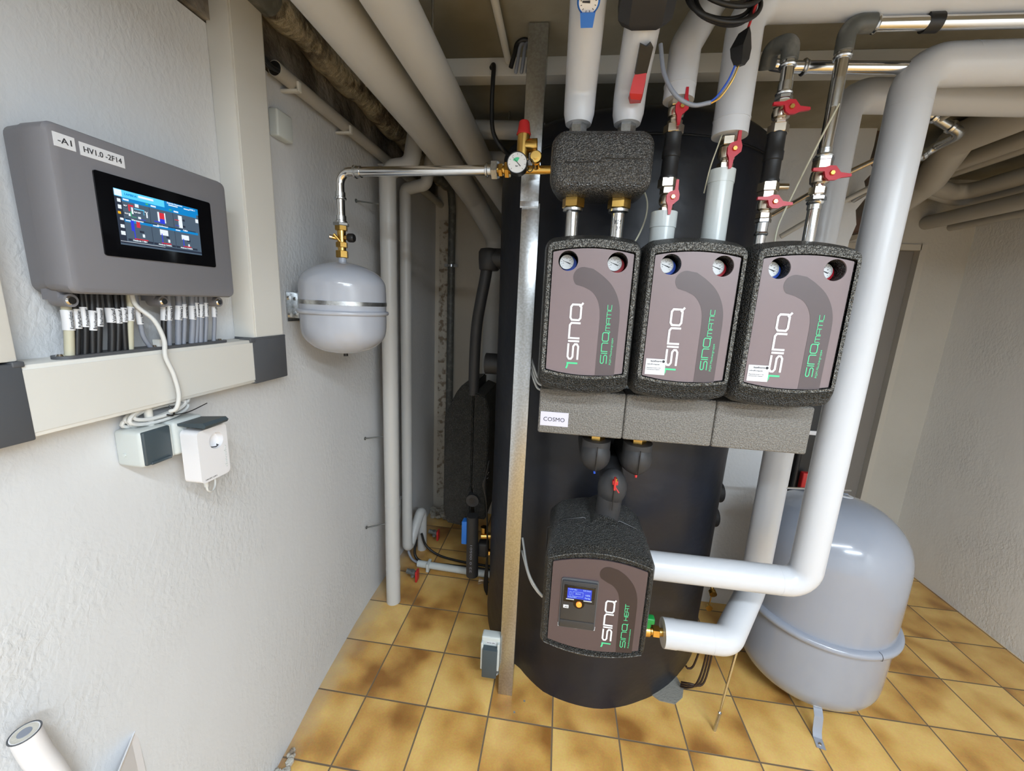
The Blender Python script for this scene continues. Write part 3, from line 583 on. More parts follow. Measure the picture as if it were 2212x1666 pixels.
mb = MB()
for k in range(5): mb.tube(spline([(.60, 1.0 - k * .004, .01), (.56, .985 + .01 * math.sin(k), .012 + .004 * k), (.52, .97 + .008 * k, .008 + .003 * k)], 4), .002, 6)
tag(mb.build('bare_wires', 'orange' if 0 else 'nickel'), 'loose stripped wire ends on the tiles left of the tank', 'wires')
mb = MB(); mb.box(0, .02, 1.0, 1.12, .30, .42, .002); tag(mb.build('wall_box', 'pipepaint'), 'flat grey box on the wall behind the riser pipes near the floor', 'box')

# small wall mounted expansion vessel, its pipe and the safety group
vx, vy = .187, .238
vs = empty('expansion_vessel', (vx, vy, 1.385), 'small silver grey expansion vessel strapped to the left wall', 'expansion vessel')
mb = MB(); P = [(0, .006), (.004, .046), (.018, .087), (.045, .118), (.075, .129), (.13, .1305), (.20, .1305), (.232, .126), (.258, .104), (.277, .068), (.287, .028), (.289, .014)]
def sm(P, n=4):
    q = spline([(a, b, 0) for a, b in P], n); return [(v.x, v.y) for v in q]
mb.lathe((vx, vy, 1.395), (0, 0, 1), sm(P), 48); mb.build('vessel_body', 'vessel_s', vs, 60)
MB().lathe((vx, vy, 1.522), (0, 0, 1), [(0, .1305), (.001, .136), (.004, .1385), (.009, .1385), (.013, .136), (.014, .1305)], 48).build('seam_ring', 'vessel_s', vs, 60)
MB().lathe((vx, vy, 1.552), (0, 0, 1), [(0, .1310), (0, .1322), (.012, .1322), (.012, .1310)], 48).build('clamp_band', 'galv', vs)
MB().cyl((vx, vy, 1.682), (vx, vy, 1.70), .012).build('neck', 'vessel_s', vs)
MB().cyl((vx, vy, 1.385), (vx, vy, 1.398), .007).build('valve_cap', 'black', vs)
mb = MB(); mb.box(0, .004, .215, .275, 1.49, 1.585); mb.box(0, .064, .240, .262, 1.50, 1.585, .002); br_ = mb.build('wall_bracket', 'galv', vs)
for z in (1.565, 1.51): MB().cyl((.004, .225, z), (.009, .225, z), .007, seg=6).build('screw', 'steel', br_)
def nut(mb, p, ax, l, r): mb.lathe(p, ax, [(0, r * .93), (.0015, r), (l - .0015, r), (l, r * .93)], 6, .3)
sv = empty('cap_valve', (vx, vy, 1.70), 'yellow brass cap valve with black knob on top of the wall vessel', 'valve')
mb = MB(); nut(mb, (vx, vy, 1.697), (0, 0, 1), .022, .019); mb.cyl((vx, vy, 1.715), (vx, vy, 1.74), .012); nut(mb, (vx, vy, 1.728), (0, 0, 1), .016, .018); mb.cyl((vx, vy, 1.74), (vx, vy, 1.80), .013); nut(mb, (vx, vy, 1.778), (0, 0, 1), .024, .019)
mb.cyl((vx, vy, 1.757), (vx + .035, vy, 1.760), .007); mb.cyl((vx, vy - .004, 1.752), (vx - .022, vy - .02, 1.756), .0055); mb.cyl((vx + .002, vy - .012, 1.745), (vx - .012, vy - .024, 1.765), .004); mb.build('valve_body', 'brass', sv, 30)
mb = MB(); mb.lathe((vx + .022, vy, 1.758), (1, 0, 0), [(0, .012), (.004, .0135), (.016, .0135), (.02, .011)], 16); mb.build('knob', 'black', sv)
MB().cyl((vx - .021, vy - .0195, 1.756), (vx - .027, vy - .024, 1.757), .007).build('drain_plug', 'redcap' if 0 else 'nickel', sv)
SZ = 1.947
sp_ = MB().tube([(vx, vy, 1.81), (vx, vy, SZ), (.655, .205, SZ)], .0135, 24, bend=.035).build('steel_pipe', 'steel'); tag(sp_, 'polished steel pipe running level from the wall vessel to the brass gauge group', 'pipe')
for p, d_ in (((vx, vy, 1.80), (0, 0, 1)), ((vx, vy, 1.868), (0, 0, 1)), ((vx + .050, vy - .003, SZ), (1, -.06, 0)), ((.645, .205, SZ), (1, -.06, 0))):
    mb = MB(); mb.lathe(p, d_, [(0, .0165), (.002, .019), (.006, .019), (.008, .016), (.022, .016), (.022, .0145)], 24); mb.build('press_collar', 'zinc', sp_)
mb = MB(); nut(mb, (vx, vy, 1.792), (0, 0, 1), .010, .024); mb.build('union_nut', 'galv', sp_, 30)
mb = MB(); nut(mb, (.664, .204, SZ), (1, -.06, 0), .018, .026); mb.build('union_nut', 'galv', sp_, 30)

sg = empty('safety_group', (.75, .19, 1.93), 'brass safety group with a round pressure gauge and a red capped relief valve', 'safety group')
mb = MB(); gy = .195
mb.cyl((.68, .203, SZ), (.835, gy - .01, SZ - .004), .011); nut(mb, (.684, .203, SZ), (1, -.05, 0), .012, .018); nut(mb, (.702, .202, SZ), (1, -.05, 0), .013, .022); mb.cyl((.735, gy, SZ), (.735, gy, SZ + .04), .014); mb.cyl((.79, gy, SZ), (.79, gy - .035, SZ + .008), .010)
mb.build('manifold_block', 'brass', sg, 30)
rv = MB(); rv.cyl((.750, gy, 1.972), (.750, gy, 2.035), .017); rv.lathe((.752, gy, 2.006), (1, 0, 0), [(0, .014), (.008, .0175), (.036, .0185), (.036, .0145), (.030, .0145)], 24); rvo = rv.build('relief_valve', 'brass', sg)
MB().lathe((.750, gy, 2.033), (0, 0, 1), [(0, .020), (.004, .0195), (.006, .018), (.030, .0145), (.034, .012)], 12).build('red_cap', 'redcap', rvo, 30)
gc = Vector((.741, .150, 1.950))
mb = MB(); mb.lathe(gc + Vector((0, .03, 0)), (0, -1, 0), [(0, .024), (.004, .028), (.026, .028), (.030, .0275), (.030, .0255), (.027, .0255)], 40); gg = mb.build('pressure_gauge', 'black', sg); gg['label'] = 'round pressure gauge with white dial'
MB().cyl(gc + Vector((0, .0025, 0)), gc + Vector((0, .0015, 0)), .0256, seg=40).build('dial', 'dial', gg)
mb = MB(); mb.prism([gc + Vector((x_, .0012, z_)) for x_, z_ in [(0, .001)] + circ(0, .0, .013, 6, PI * .35, PI * .85, True)], (0, -.0003, 0)); mb.build('green_sector', 'green', gg, 0)
mb = MB(); mb.prism([gc + Vector(p) for p in ((-.0170, .0008, .0180), (.0085, .0008, -.0095), (.0100, .0008, -.0080))], (0, -.0004, 0))
for k in range(9):
    a = PI * (1.25 - k * .1875); c_, s_ = math.cos(a), math.sin(a); q = [gc + Vector((c_ * r + s_ * w_, .0012, s_ * r - c_ * w_)) for r, w_ in ((.019, .0004), (.023, .0004), (.023, -.0004), (.019, -.0004))]; mb.prism(q, (0, -.0002, 0))
write(mb, 'bar', gc + Vector((-.004, .001, -.010)), (1, 0, 0), (0, 0, 1), w=.007); mb.build('pointer', 'ink', gg, 0)
mb = MB(); mb.lathe((.790, gy - .030, SZ + .018), (0, -1, 0), [(0, .014), (.003, .0165), (.012, .0165), (.015, .014), (.015, .007), (.018, .007)], 28); cc = mb.build('drain_cap', 'brass', sg)
mb = MB(); mb.tube([(.79 + .010 * math.cos(a) - .014, gy - .045, SZ - .004 + .016 * math.sin(a)) for a in [2 * PI * k / 16 for k in range(16)]], .0012, 6, closed=True); mb.build('cap_strap', 'black', cc)

# ---------------------------------------------------------------- post, buffer tank
po = empty('steel_post', (.765, .37, 0), 'galvanised steel post from floor to ceiling in front of the black tank', 'post')
MB().box(.7365, .7945, .35, .392, 0, 1.895, .001).build('lower_channel', 'galv', po, 20)
mb = MB(); mb.box(.7310, .7895, .345, .392, 1.88, 2.386, .001); mb.box(.7310, .7895, .344, .347, 1.885, 1.90); mb.build('upper_channel', 'galv', po, 20)
TX, TY, TR = 1.125, .885, .525
tk = empty('buffer_tank', (TX, TY, 0), 'huge navy black foam jacketed buffer tank standing on the tiles', 'tank')
def foot_r(d):
    if d > 180: d -= 360
    T_ = [(-180, .52), (-141, .53), (-129, .506), (-112, .535), (-100, .533), (-88, .531), (-68, .506), (-53, .499), (-36, .498), (-13, .53), (20, .52), (180, .52)]
    for (a, b), (c, e_) in zip(T_, T_[1:]):
        if a <= d <= c: return b + (e_ - b) * (d - a) / (c - a)
mb = MB(); rings = []
for z, r in [(0.0, TR - .045), (.006, TR - .02), (.06, TR), (.22, TR), (.5, TR + .002), (1.0, TR), (1.08, TR + .003), (1.6, TR), (2.02, TR + .002), (2.12, TR), (2.165, TR - .02), (2.20, TR - .06), (2.215, TR - .13), (2.218, .1)]:
    ring = []
    for k in range(96):
        a = 2 * PI * k / 96
        rr = r + .004 * math.sin(3 * a + z * 2) + .003 * math.sin(7 * a + z * 5)
        if z < .1: rr = foot_r(math.degrees(a)) - (.0 if z < .05 else -.004)
        ring.append((TX + rr * math.cos(a), TY + rr * math.sin(a), z ))
    rings.append(ring)
mb.loft(rings); mb.build('foam_jacket', 'tank', tk, 60)
mb = MB(); mb.lathe((TX, TY, 2.10), (0, 0, 1), [(0, TR), (.001, TR + .007), (.06, TR + .006), (.085, TR - .02), (.105, TR - .07), (.112, .3), (.113, .02)], 96); mb.build('top_cover', 'tank', tk, 60)
MB().lathe((TX, TY, 2.095), (0, 0, 1), [(0, TR - .01), (0, TR + .0075), (.004, TR + .0075), (.004, TR - .01)], 96).build('cover_seam', 'black', tk)
for (x0, y0, z0, dx, dy, lb) in ((1.60, .96, .705, .135, .02, ''), (1.60, .96, .570, .13, .02, ''), (.62, .93, 1.285, -.09, 0, '')):
    mb = MB(); p = Vector((x0, y0, z0)); q = p + Vector((dx, dy, 0)); mb.cyl(p, q, .052); mb.cyl(q - (q - p).normalized() * .004, q + (q - p).normalized() * .001, .053, .050); mb.build('stub_sleeve', 'foam', tk)
for k in range(4):
    d_ = k * .011
    pth = [(1.50, .495, .02 + d_), (1.52, .47, .045 + d_), (1.545 + d_, .46, .08), (1.565 + d_, .47, .16), (1.575 + d_, .48, .30)] if k < 3 else [(1.51, .50, .12), (1.52, .50, .11), (1.54, .50, .13), (1.56, .50, .25)]
    tag(MB().tube(spline(pth, 6), .004, 8).build('brown_wire', 'cable_brown'), 'thin dark brown wires bending up beside the foot of the black tank', 'wire', 'brown wires by the tank foot')

# ---------------------------------------------------------------- pump groups
def outline(x0, x1, z0, z1, r, sag, n=14):
    """rounded rectangle with arched top and bottom, in x and z"""
    cx = (x0 + x1) / 2; hw = (x1 - x0) / 2
    def arch(z, s, x): return z + s * (1 - ((x - cx) / hw) ** 2)
    P = []
    xs = [x0 + r + (x1 - x0 - 2 * r) * k / n for k in range(n + 1)]
    P += [(x, arch(z0, -sag, x)) for x in xs]
    zb = z0 - sag * (1 - ((hw - r) / hw) ** 2); zt = z1 + sag * (1 - ((hw - r) / hw) ** 2)
    P += [(x1 - r + r * math.sin(a), zb + r - r * math.cos(a)) for a in [PI / 2 * k / 6 for k in range(1, 7)]]
    P += [(x1 - r + r * math.cos(a), zt - r + r * math.sin(a)) for a in [PI / 2 * k / 6 for k in range(0, 6)]]
    P += [(x, arch(z1, sag, x)) for x in xs[::-1]]
    P += [(x0 + r - r * math.sin(a), zt - r + r * math.cos(a)) for a in [PI / 2 * k / 6 for k in range(1, 7)]]
    P += [(x0 + r - r * math.cos(a), zb + r - r * math.sin(a)) for a in [PI / 2 * k / 6 for k in range(0, 6)]]
    return P
L3 = lambda P, y: [(a, y, b) for a, b in P]
def swoosh(cx, cz, rb, outer, inner):
    """blob circle then outer edge down and inner edge back up"""
    return outer + inner[::-1]
def dial(parent, c, r, ringm, depth):
    c = Vector(c)
    th = MB().lathe(c + Vector((0, .03, 0)), (0, -1, 0), [(0, r * .7), (.008, r), (.030, r), (.034, r), (.034, r * .93), (.031, r * .92)], 36).build('thermometer', 'gplastic', parent)
    MB().lathe(c + Vector((.0060, .030, -.0035)), (0, -1, 0), [(0, r * 1.05), (.004, r * 1.16), (.025, r * 1.16), (.028, r * 1.05)], 36).build('coloured_cup', ringm, th)
    MB().cyl(c + Vector((0, .0, 0)), c + Vector((0, -.0015, 0)), r * .93, seg=36).build('dial', 'dial', th)
    mb = MB()
    mb.prism([c + Vector((a * r, -.0016, b * r)) for a, b in ((-.62, .22), (.28, -.04), (.55, -.22), (.48, -.30), (.2, -.16))], (0, -.0004, 0))
    for k in range(12):
        a = PI * (1.25 - k * .136); c_, s_ = math.cos(a), math.sin(a)
        mb.prism([c + Vector((c_ * q + s_ * w_, -.0015, s_ * q - c_ * w_)) for q, w_ in ((r * .68, .0003), (r * .84, .0003), (r * .84, -.0003), (r * .68, -.0003))], (0, -.0002, 0))
    for a, s in ((1.1, '20'), (.9, '40'), (.5, '60'), (.15, '80'), (-.1, '100')):
        write(mb, s, c + Vector((math.cos(a * PI) * r * .5 - .0015, -.0016, math.sin(a * PI) * r * .5 - .001)), (1, 0, 0), (0, 0, 1), h=.0022)
    mb.build('scale_markings', 'ink', th, 0)
GN = [('black foam pump group on the left, without a paper sticker on its panel', 0), ('black foam pump group in the middle, with a small white sticker on its panel', 1), ('black foam pump group on the right, next to the big white pipe', 2)]
def pump_group(k, label):
    cx = .9520 + .2375 * k; x0, x1, z0, z1 = cx - .111, cx + .111, 1.378, 1.727
    e = empty('pump_group', (cx, .12, 1.36), label, 'pump group', 'pump groups on the manifold')
    px0, px1, pz0, pz1 = cx - .0945, cx + .0945, 1.424, 1.708
    mb = MB()
    b0 = outline(x0 + .012, x1 - .012, 1.372, 1.738, .03, .012); b1 = outline(x0 - .006, x1 + .006, 1.372, 1.742, .03, .014)
    f1 = outline(x0 - .001, x1 + .001, z0 + .004, z1 + .004, .022, .014); f2 = outline(x0 + .004, x1 - .004, z0 + .022, z1, .018, .013); f3 = outline(px0 - .011, px1 + .011, pz0 - .010, pz1 + .010, .010, .012)
    q1 = outline(px0 - .003, px1 + .003, pz0 - .002, pz1 + .003, .004, .010); 
    rings = [[mb.bm.verts.new(p) for p in L3(P, y)] for P, y in ((b0, .25), (b1, .235), (b1, .05), (f1, .016), (f2, .003), (f3, 0), (q1, 0), (q1, .009))]
    mb.skin(rings)
    mb.bm.faces.new(rings[0])
    rim = None
    q2 = outline(px0 + .004, px1 - .004, pz0 + .004, pz1 - .003, .004, .010)
    ra = [mb.bm.verts.new(p) for p in L3(q2, .009)]; rb2 = [mb.bm.verts.new(p) for p in L3(q2, .085)]
    mb.skin([rings[-1], ra, rb2]); mb.bm.faces.new(rb2)
    mb.box(cx - .02, cx + .02, .10, .13, 1.355, 1.375, .002)
    body = mb.build('insulation_shell', 'epp', e, 50)
    mb = MB(); fr_ = [[mb.bm.verts.new(p) for p in L3(P, y)] for P, y in ((outline(x0 + .004, x1 - .004, 1.4150, z1, .018, .0125), .0024), (outline(px0 - .011, px1 + .011, 1.4180, pz1 + .010, .010, .012), -.0006), (q1, -.0006), (q1, .0055))]; mb.skin(fr_); mb.build('lit_front_rim', 'eppf', e, 50)  # bright overlay paints the light caught by the shell's front face
    gz = 1.6885; g = [(cx - .0575, 'blue'), (cx + .0585, 'red')]
    me = flat([outline(px0, px1, pz0, pz1, .003, .0105)] + [circ(a, gz, .0235, 36) for a, _ in g], .004)
    pn = MB().mesh(me, lambda c: Vector((c.x, .0065 + c.z, c.y))).build('front_panel', 'mauve', e, 30)
    for a, m in g:
        mb = MB(); r_ = [[mb.bm.verts.new(p) for p in L3(circ(a, gz, rr, 32), y)] for rr, y in ((.0242, .006), (.0242, .07), (.0262, .07), (.0262, .009))]; mb.skin(r_, True); mb.build('gauge_well', 'epp2', e)
        dial(e, (a - .0035, .040, gz), .0172, m, 0)
    # printed swoosh: blob upper left, band running down to the bottom edge
    bl = circ(cx - .0195, 1.652, .0235, 12, 1.28 * PI, .42 * PI, True)
    outer = [(cx + .003, 1.672), (cx + .025, 1.658), (cx + .048, 1.638), (cx + .064, 1.613), (cx + .073, 1.585), (cx + .0755, 1.555), (cx + .0755, 1.4165)]
    inner = [(cx - .016, 1.629), (cx + .004, 1.619), (cx + .018, 1.602), (cx + .026, 1.580), (cx + .0285, 1.555), (cx + .0285, 1.4142)]
    ou = [(v.x, v.y) for v in spline([(a, b, 0) for a, b in outer[:-1]], 4)] + [outer[-1]]; inn = [(v.x, v.y) for v in spline([(a, b, 0) for a, b in inner[:-1]], 4)] + [inner[-1]]
    me = flat([bl[:] + ou + inn[::-1]], .0003)
    MB().mesh(me, lambda c: Vector((c.x, .0041 + c.z, c.y))).build('printed_swoosh', 'mauve_d', pn, 0)
    Rr, Uu = (0, 0, 1), (-1, 0, 0); y = .0039
    mb = MB(); strokes(mb, 'SINQ', (cx - .0180, y, 1.4530), Rr, Uu, .1335, .0245, .0046, .20); mb.build('logo', 'white', pn, 0)
    mb = MB(); strokes(mb, '1', (cx - .0180, y, 1.4385), Rr, Uu, .004, .0235, .0044); mb.build('logo_numeral', 'green', pn, 0)
    mb = MB(); strokes(mb, 'SINQ', (cx + .0535, y, 1.4465), Rr, Uu, .076, .0145, .0020, .22); strokes(mb, 'MATIC', (cx + .0545, y, 1.5270), Rr, Uu, .062, .0095, .0014, .18)
    write(mb, 'PGM Mischergruppe', (cx + .0665, y, 1.4440), Rr, Uu, w=.066, h=.0062); mb.build('lettering', 'green', pn, 0)
    if k:
        st = MB().box(cx - .089, cx - .042, .0032, .0044, 1.427, 1.4660, .0003).build('paper_sticker', 'label', pn, 0)
        mb = MB(); write(mb, 'tuxhorn', (cx - .078, .0030, 1.4585), (1, 0, 0), (0, 0, 1), w=.026, h=.0045, bold=.02); mb.lathe((cx - .0475, .0031, 1.4605), (0, -1, 0), [(0, .0033), (.0003, .0033)], 16)
        write(mb, 'tubra\u00ae-mag-jet', (cx - .086, .0030, 1.4505), (1, 0, 0), (0, 0, 1), w=.030, h=.0040)
        write(mb, 'Magnetitabscheider in der', (cx - .086, .0030, 1.4425), (1, 0, 0), (0, 0, 1), w=.034, h=.0022); write(mb, 'Pumpengruppe integriert', (cx - .086, .0030, 1.4385), (1, 0, 0), (0, 0, 1), w=.032, h=.0022); mb.build('lettering', 'ink', st, 0)
for lb, k in GN: pump_group(k, lb)

mf = empty('manifold_block', (1.2, .2, 1.22), 'long grey foam heating manifold under the three pump groups', 'manifold')
for i, (a, b_) in enumerate(((.842, 1.0795), (1.0805, 1.3175), (1.3185, 1.562))):
    mb = MB(); mb.box(a, b_, .10, .30, 1.222, 1.353, .006, 3); seg = mb.build('foam_segment', 'eppg', mf, 40)
    if i == 0:
        st = MB().box(.848, .927, .0988, .1002, 1.245, 1.286, .0004).build('label_sticker', 'lilac', seg, 0)
        mb = MB(); write(mb, 'COSMO', (.857, .0985, 1.259), (1, 0, 0), (0, 0, 1), w=.060, h=.0115); mb.build('lettering', 'ink', st, 0)
mb = MB(); mb.box(.90, 1.56, .18, .24, 1.353, 1.367); mb.box(1.46, 1.575, .17, .26, 1.353, 1.362, .002); mb.build('mounting_rail', 'galv', mf)
for k in range(3):
    pts = spline([(.845, .31, 1.30 + k * .016), (.822, .33, 1.305 + k * .018), (.803, .36, 1.335 + k * .02), (.79, .395, 1.36 + k * .02)], 6)
    tag(MB().tube(pts, .0035, 8).build('sensor_cable', 'cable_white'), 'white sensor cables slipping behind the post beside the grey manifold', 'cable', 'sensor cables behind the post')
# the foam wrapped elbows under the manifold, and the riser into the lower station
for (x, dot, lb) in ((1.018, 'blue', 'foam wrapped elbow with a blue tip under the manifold'), (1.139, 'redcap', 'foam wrapped elbow with a red tip under the manifold')):
    e = empty('insulated_elbow', (x, .17, 1.09), lb, 'elbow')
    mb = MB(); nut(mb, (x, .17, 1.19), (0, 0, 1), .034, .024); mb.build('union_nut', 'brass', e, 30)
    mb = MB(); mb.tube(spline([(x, .17, 1.196), (x, .172, 1.165), (x, .178, 1.145), (x, .22, 1.125), (x, .40, 1.12)], 6), .042, 24, radii=None)
    mb.sphere((x, .162, 1.148), .044, 24, (1, .95, 1.15)); mb.build('foam_sleeve', 'foam', e, 60)
    MB().box(x - .0010, x + .0010, .115, .1215, 1.11, 1.185).build('foam_seam', 'black', e)
    mb = MB(); mb.cyl((x, .145, 1.101), (x, .143, 1.094), .004, .003); mb.build('cap_tip', dot, e)
e = empty('insulated_elbow', (1.078, .17, .90), 'foam wrapped elbow with a red clip above the lower station', 'elbow')
mb = MB(); mb.sphere((1.078, .17, 1.045), .044, 24, (1, .95, 1.35)); mb.tube([(1.078, .185, 1.058), (1.078, .25, 1.075), (1.078, .42, 1.09)], .038, 24); mb.build('foam_sleeve', 'foam', e, 60)
MB().cyl((1.076, .172, 1.05), (1.070, .178, .88), .037, .0385).build('foam_hose', 'foam', e)
MB().box(1.077, 1.079, .124, .1285, .99, 1.085).build('foam_seam', 'black', e)
mb = MB(); mb.box(1.070, 1.086, .116, .130, 1.075, 1.088, .002); mb.box(1.074, 1.080, .112, .126, 1.060, 1.098, .001); mb.cyl((1.078, .118, 1.07), (1.090, .110, 1.055), .002); mb.build('red_clip', 'redcap', e)
MB().cyl((1.079, .112, 1.088), (1.079, .110, 1.10), .002).build('screw', 'brass', e)

# ---------------------------------------------------------------- lower fresh water station
LX0, LX1 = .892, 1.193; lcx = (LX0 + LX1) / 2
ls = empty('freshwater_station', (lcx, .15, .57), 'lower black foam station with a dark brown panel and a small lit display', 'water station')
mb = MB()
P0 = outline(LX0 + .004, LX1 + .002, .600, .900, .035, .040); P1 = outline(LX0 - .001, LX1 + .003, .592, .893, .03, .036); P2 = outline(LX0 + .006, LX1 - .004, .602, .886, .02, .030)
P3 = outline(.9085, 1.1815, .607, .873, .010, .024)
P4 = outline(.9125, 1.1775, .611, .869, .006, .022)
rings = [[mb.bm.verts.new(p) for p in L3(P, y)] for P, y in ((outline(LX0 + .02, LX1 - .01, .62, .90, .05, .04), .30), (P0, .27), (P0, .12), (P1, .035), (P2, .020), (P3, .020), (P4, .029))]
mb.skin(rings); mb.bm.faces.new(rings[0]); mb.bm.faces.new(rings[-1][::-1])
mb.cyl((1.048, .095, .600), (1.048, .095, .548), .042, .032); mb.cyl((1.062, .13, .915), (1.062, .28, .915), .048)
body = mb.build('insulation_shell', 'epp', ls, 50)
mb = MB(); mb.tube([(LX0 - .001, .16, .62), (LX0 - .001, .16, .89), (.94, .16, .925), (1.0, .16, .939), (1.02, .16, .930), (1.09, .16, .930), (1.11, .16, .939), (1.16, .16, .92), (LX1 + .002, .16, .89), (LX1 + .002, .16, .62)], .0022, 6); mb.build('shell_seam', 'black', body)
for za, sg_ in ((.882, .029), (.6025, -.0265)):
    n_ = 24; mb = MB(); mb.tube([(LX0 + .010 + (LX1 - LX0 - .017) * k / n_, .0185, za + sg_ * (1 - (2 * k / n_ - 1) ** 2)) for k in range(n_ + 1)], .0013, 6); mb.build('rim_highlight_edge', 'eppf', body)  # thin bright tubes added as highlight lines along the rim
me = flat([outline(.9135, 1.1765, .612, .868, .004, .0215)], .004)
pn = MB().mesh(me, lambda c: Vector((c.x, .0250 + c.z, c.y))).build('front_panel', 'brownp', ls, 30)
bl = circ(1.070, .8475, .0240, 12, 1.2 * PI, .42 * PI, True)
ou = [(v.x, v.y) for v in spline([(a, b, 0) for a, b in ((1.095, .866), (1.118, .851), (1.138, .829), (1.150, .806), (1.156, .782), (1.158, .755))], 4)] + [(1.159, .6015)]
inn = [(v.x, v.y) for v in spline([(a, b, 0) for a, b in ((1.068, .8225), (1.085, .814), (1.099, .798), (1.106, .778), (1.109, .755))], 4)] + [(1.114, .5960)]
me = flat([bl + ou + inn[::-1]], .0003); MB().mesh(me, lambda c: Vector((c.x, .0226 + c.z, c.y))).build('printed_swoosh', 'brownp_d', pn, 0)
Rr, Uu = (0, 0, 1), (-1, 0, 0); y = .0224
mb = MB(); strokes(mb, 'SINQ', (1.0955, y, .6335), Rr, Uu, .1300, .0235, .0046, .20); mb.build('logo', 'white', pn, 0)
mb = MB(); strokes(mb, '1', (1.0955, y, .6185), Rr, Uu, .004, .0225, .0044); mb.build('logo_numeral', 'green', pn, 0)
mb = MB(); strokes(mb, 'SINQ', (1.1375, y, .6170), Rr, Uu, .078, .0135, .0020, .22); strokes(mb, 'HEAT', (1.1365, y, .7080), Rr, Uu, .053, .0105, .0016, .2); write(mb, 'Frischwasserstation', (1.149, y, .6170), Rr, Uu, w=.063, h=.0038); mb.build('lettering', 'green', pn, 0)
ct = MB(); ct.loft([L3(outline(.9415, 1.0465, .661, .8225, .006, .0005), y_) for y_ in (.0225, .0195)]); ct = ct.build('controller', 'anth', ls, 30)
mb = MB(); mb.tube([(.9405, .0222, .672), (.9410, .0222, .6605), (.994, .0222, .6590), (1.047, .0222, .6605), (1.0475, .0222, .672)], .0009, 6); mb.build('recess_lip', 'label', ct)
mb = MB(); mb.box(.9445, 1.0435, .014, .020, .690, .818, .003, 2); mb.box(.9445, 1.0435, .016, .020, .664, .688, .002, 2); mb.build('controller_face', mat('charcoal_satin', (.035, .036, .04), .35), ct, 30)
mb = MB(); mb.box(.9505, 1.0375, .0125, .0150, .752, .806, .001); mb.cyl((.995, .0150, .749), (.995, .0123, .749), .0155); mb.build('display_bezel', 'glass_black', ct, 30)
mb = MB(); mb.box(.960, 1.028, .0118, .0130, .765, .798); mb.build('lcd', 'l_blue', ct, 0)
mb = MB(); wl = lambda s, x, z, w_: write(mb, s, (x, .0114, z), (1, 0, 0), (0, 0, 1), w=w_)
wl('T-WW 48.5', .962, .793, .024); wl('0.0 l/min', 1.004, .793, .021); wl('54.4 K', .983, .780, .014); wl('100%', 1.011, .778, .013); wl('T-HL2 36.4', .962, .768, .024); wl('Fertig', 1.010, .768, .014)
for a, b_, c, d_ in ((.975, 1.004, .7875, .788), (.975, 1.004, .7735, .774), (.975, .9755, .774, .788), (1.004, 1.0045, .774, .788), (.966, .9665, .7755, .787), (.9705, .971, .7755, .787), (.966, .971, .787, .7875), (.966, .971, .7755, .776)): mb.box(a, b_, .0112, .0116, c, d_)
mb.build('lcd_text', 'l_txt', ct, 0)
mb = MB(); mb.box(.9575, .980, .0118, .0130, .7605, .7625); mb.box(1.007, 1.030, .0118, .0130, .7605, .7625); mb.build('backlight_bars', 's_white', ct, 0)
MB().lathe((.995, .0125, .749), (0, -1, 0), [(0, .0080), (.004, .0080), (.005, .007)], 24).build('knob', 'orange', ct)
st = MB().box(.9515, .9665, .0132, .0142, .7305, .7405).build('label_sticker', 'label', ct, 0)
mb = MB(); write(mb, '-A2', (.954, .0129, .733), (1, 0, 0), (0, 0, 1), w=.010, h=.0045); mb.build('lettering', 'ink', st, 0)
for k, pth in enumerate(([(.905, .15, .635), (.87, .16, .665), (.835, .20, .70), (.80, .36, .715)], [(.905, .16, .625), (.87, .17, .65), (.84, .21, .668), (.80, .37, .655)])):
    tag(MB().tube(spline(pth, 8), .0038, 10).build('sensor_cable', 'cable_white'), 'white cables curving from the post to the lower station', 'cable', 'white cables at the lower station')
so = empty('wall_socket', (.698, .34, .10), 'small grey socket box with a dark flap fixed to the foot of the post', 'socket')
mb = MB(); mb.box(.6605, .7355, .345, .385, .125, .272, .006, 3); mb.box(.6605, .670, .33, .35, .13, .255, .003); mb.box(.726, .7355, .33, .35, .13, .255, .003); hh = mb.build('housing', 'gplastic', so)
mb = MB(); mb.box(.669, .728, .318, .346, .105, .236, .004, 2); mb.build('flap_cover', 'bluegrey', so)
st = MB().box(.680, .718, .3435, .3455, .243, .253).build('label_sticker', 'label', so, 0); mb = MB(); write(mb, 'HV1.0 -2F4', (.683, .343, .2455), (1, 0, 0), (0, 0, 1), w=.031, h=.005); mb.build('lettering', 'ink', st, 0)
tag(MB().tube(spline([(.70, .37, .128), (.703, .365, .095), (.72, .365, .078), (.742, .40, .07)], 6), .0055, 10).build('socket_cable', 'cable_white'), 'short white cable looping from the socket box behind the post', 'cable')

# ---------------------------------------------------------------- black foam box above the left pump group, with its pipes
bx = empty('insulation_box', (.955, .13, 1.84), 'pebbled black foam insulation box hanging above the left pump group', 'insulation box')
def rr2(x0, x1, z0, z1, r, n=7):
    return [(p[0], p[1]) for p in circ(x1 - r, z0 + r, r, n, -PI / 2, 0, True) + circ(x1 - r, z1 - r, r, n, 0, PI / 2, True) + circ(x0 + r, z1 - r, r, n, PI / 2, PI, True) + circ(x0 + r, z0 + r, r, n, PI, 1.5 * PI, True)]
mb = MB(); mb.loft([L3(rr2(.845, 1.082, 1.868, 2.006, .045), .22), L3(rr2(.840, 1.084, 1.862, 2.008, .042), .20), L3(rr2(.836, 1.081, 1.858, 2.004, .035), .13), L3(rr2(.834, 1.080, 1.856, 1.999, .035), .085), L3(rr2(.838, 1.076, 1.861, 1.994, .032), .068), L3(rr2(.846, 1.068, 1.870, 1.986, .028), .058), L3(rr2(.856, 1.058, 1.880, 1.976, .020), .054)])
bb = mb.build('foam_shell', 'epp2', bx, 60)
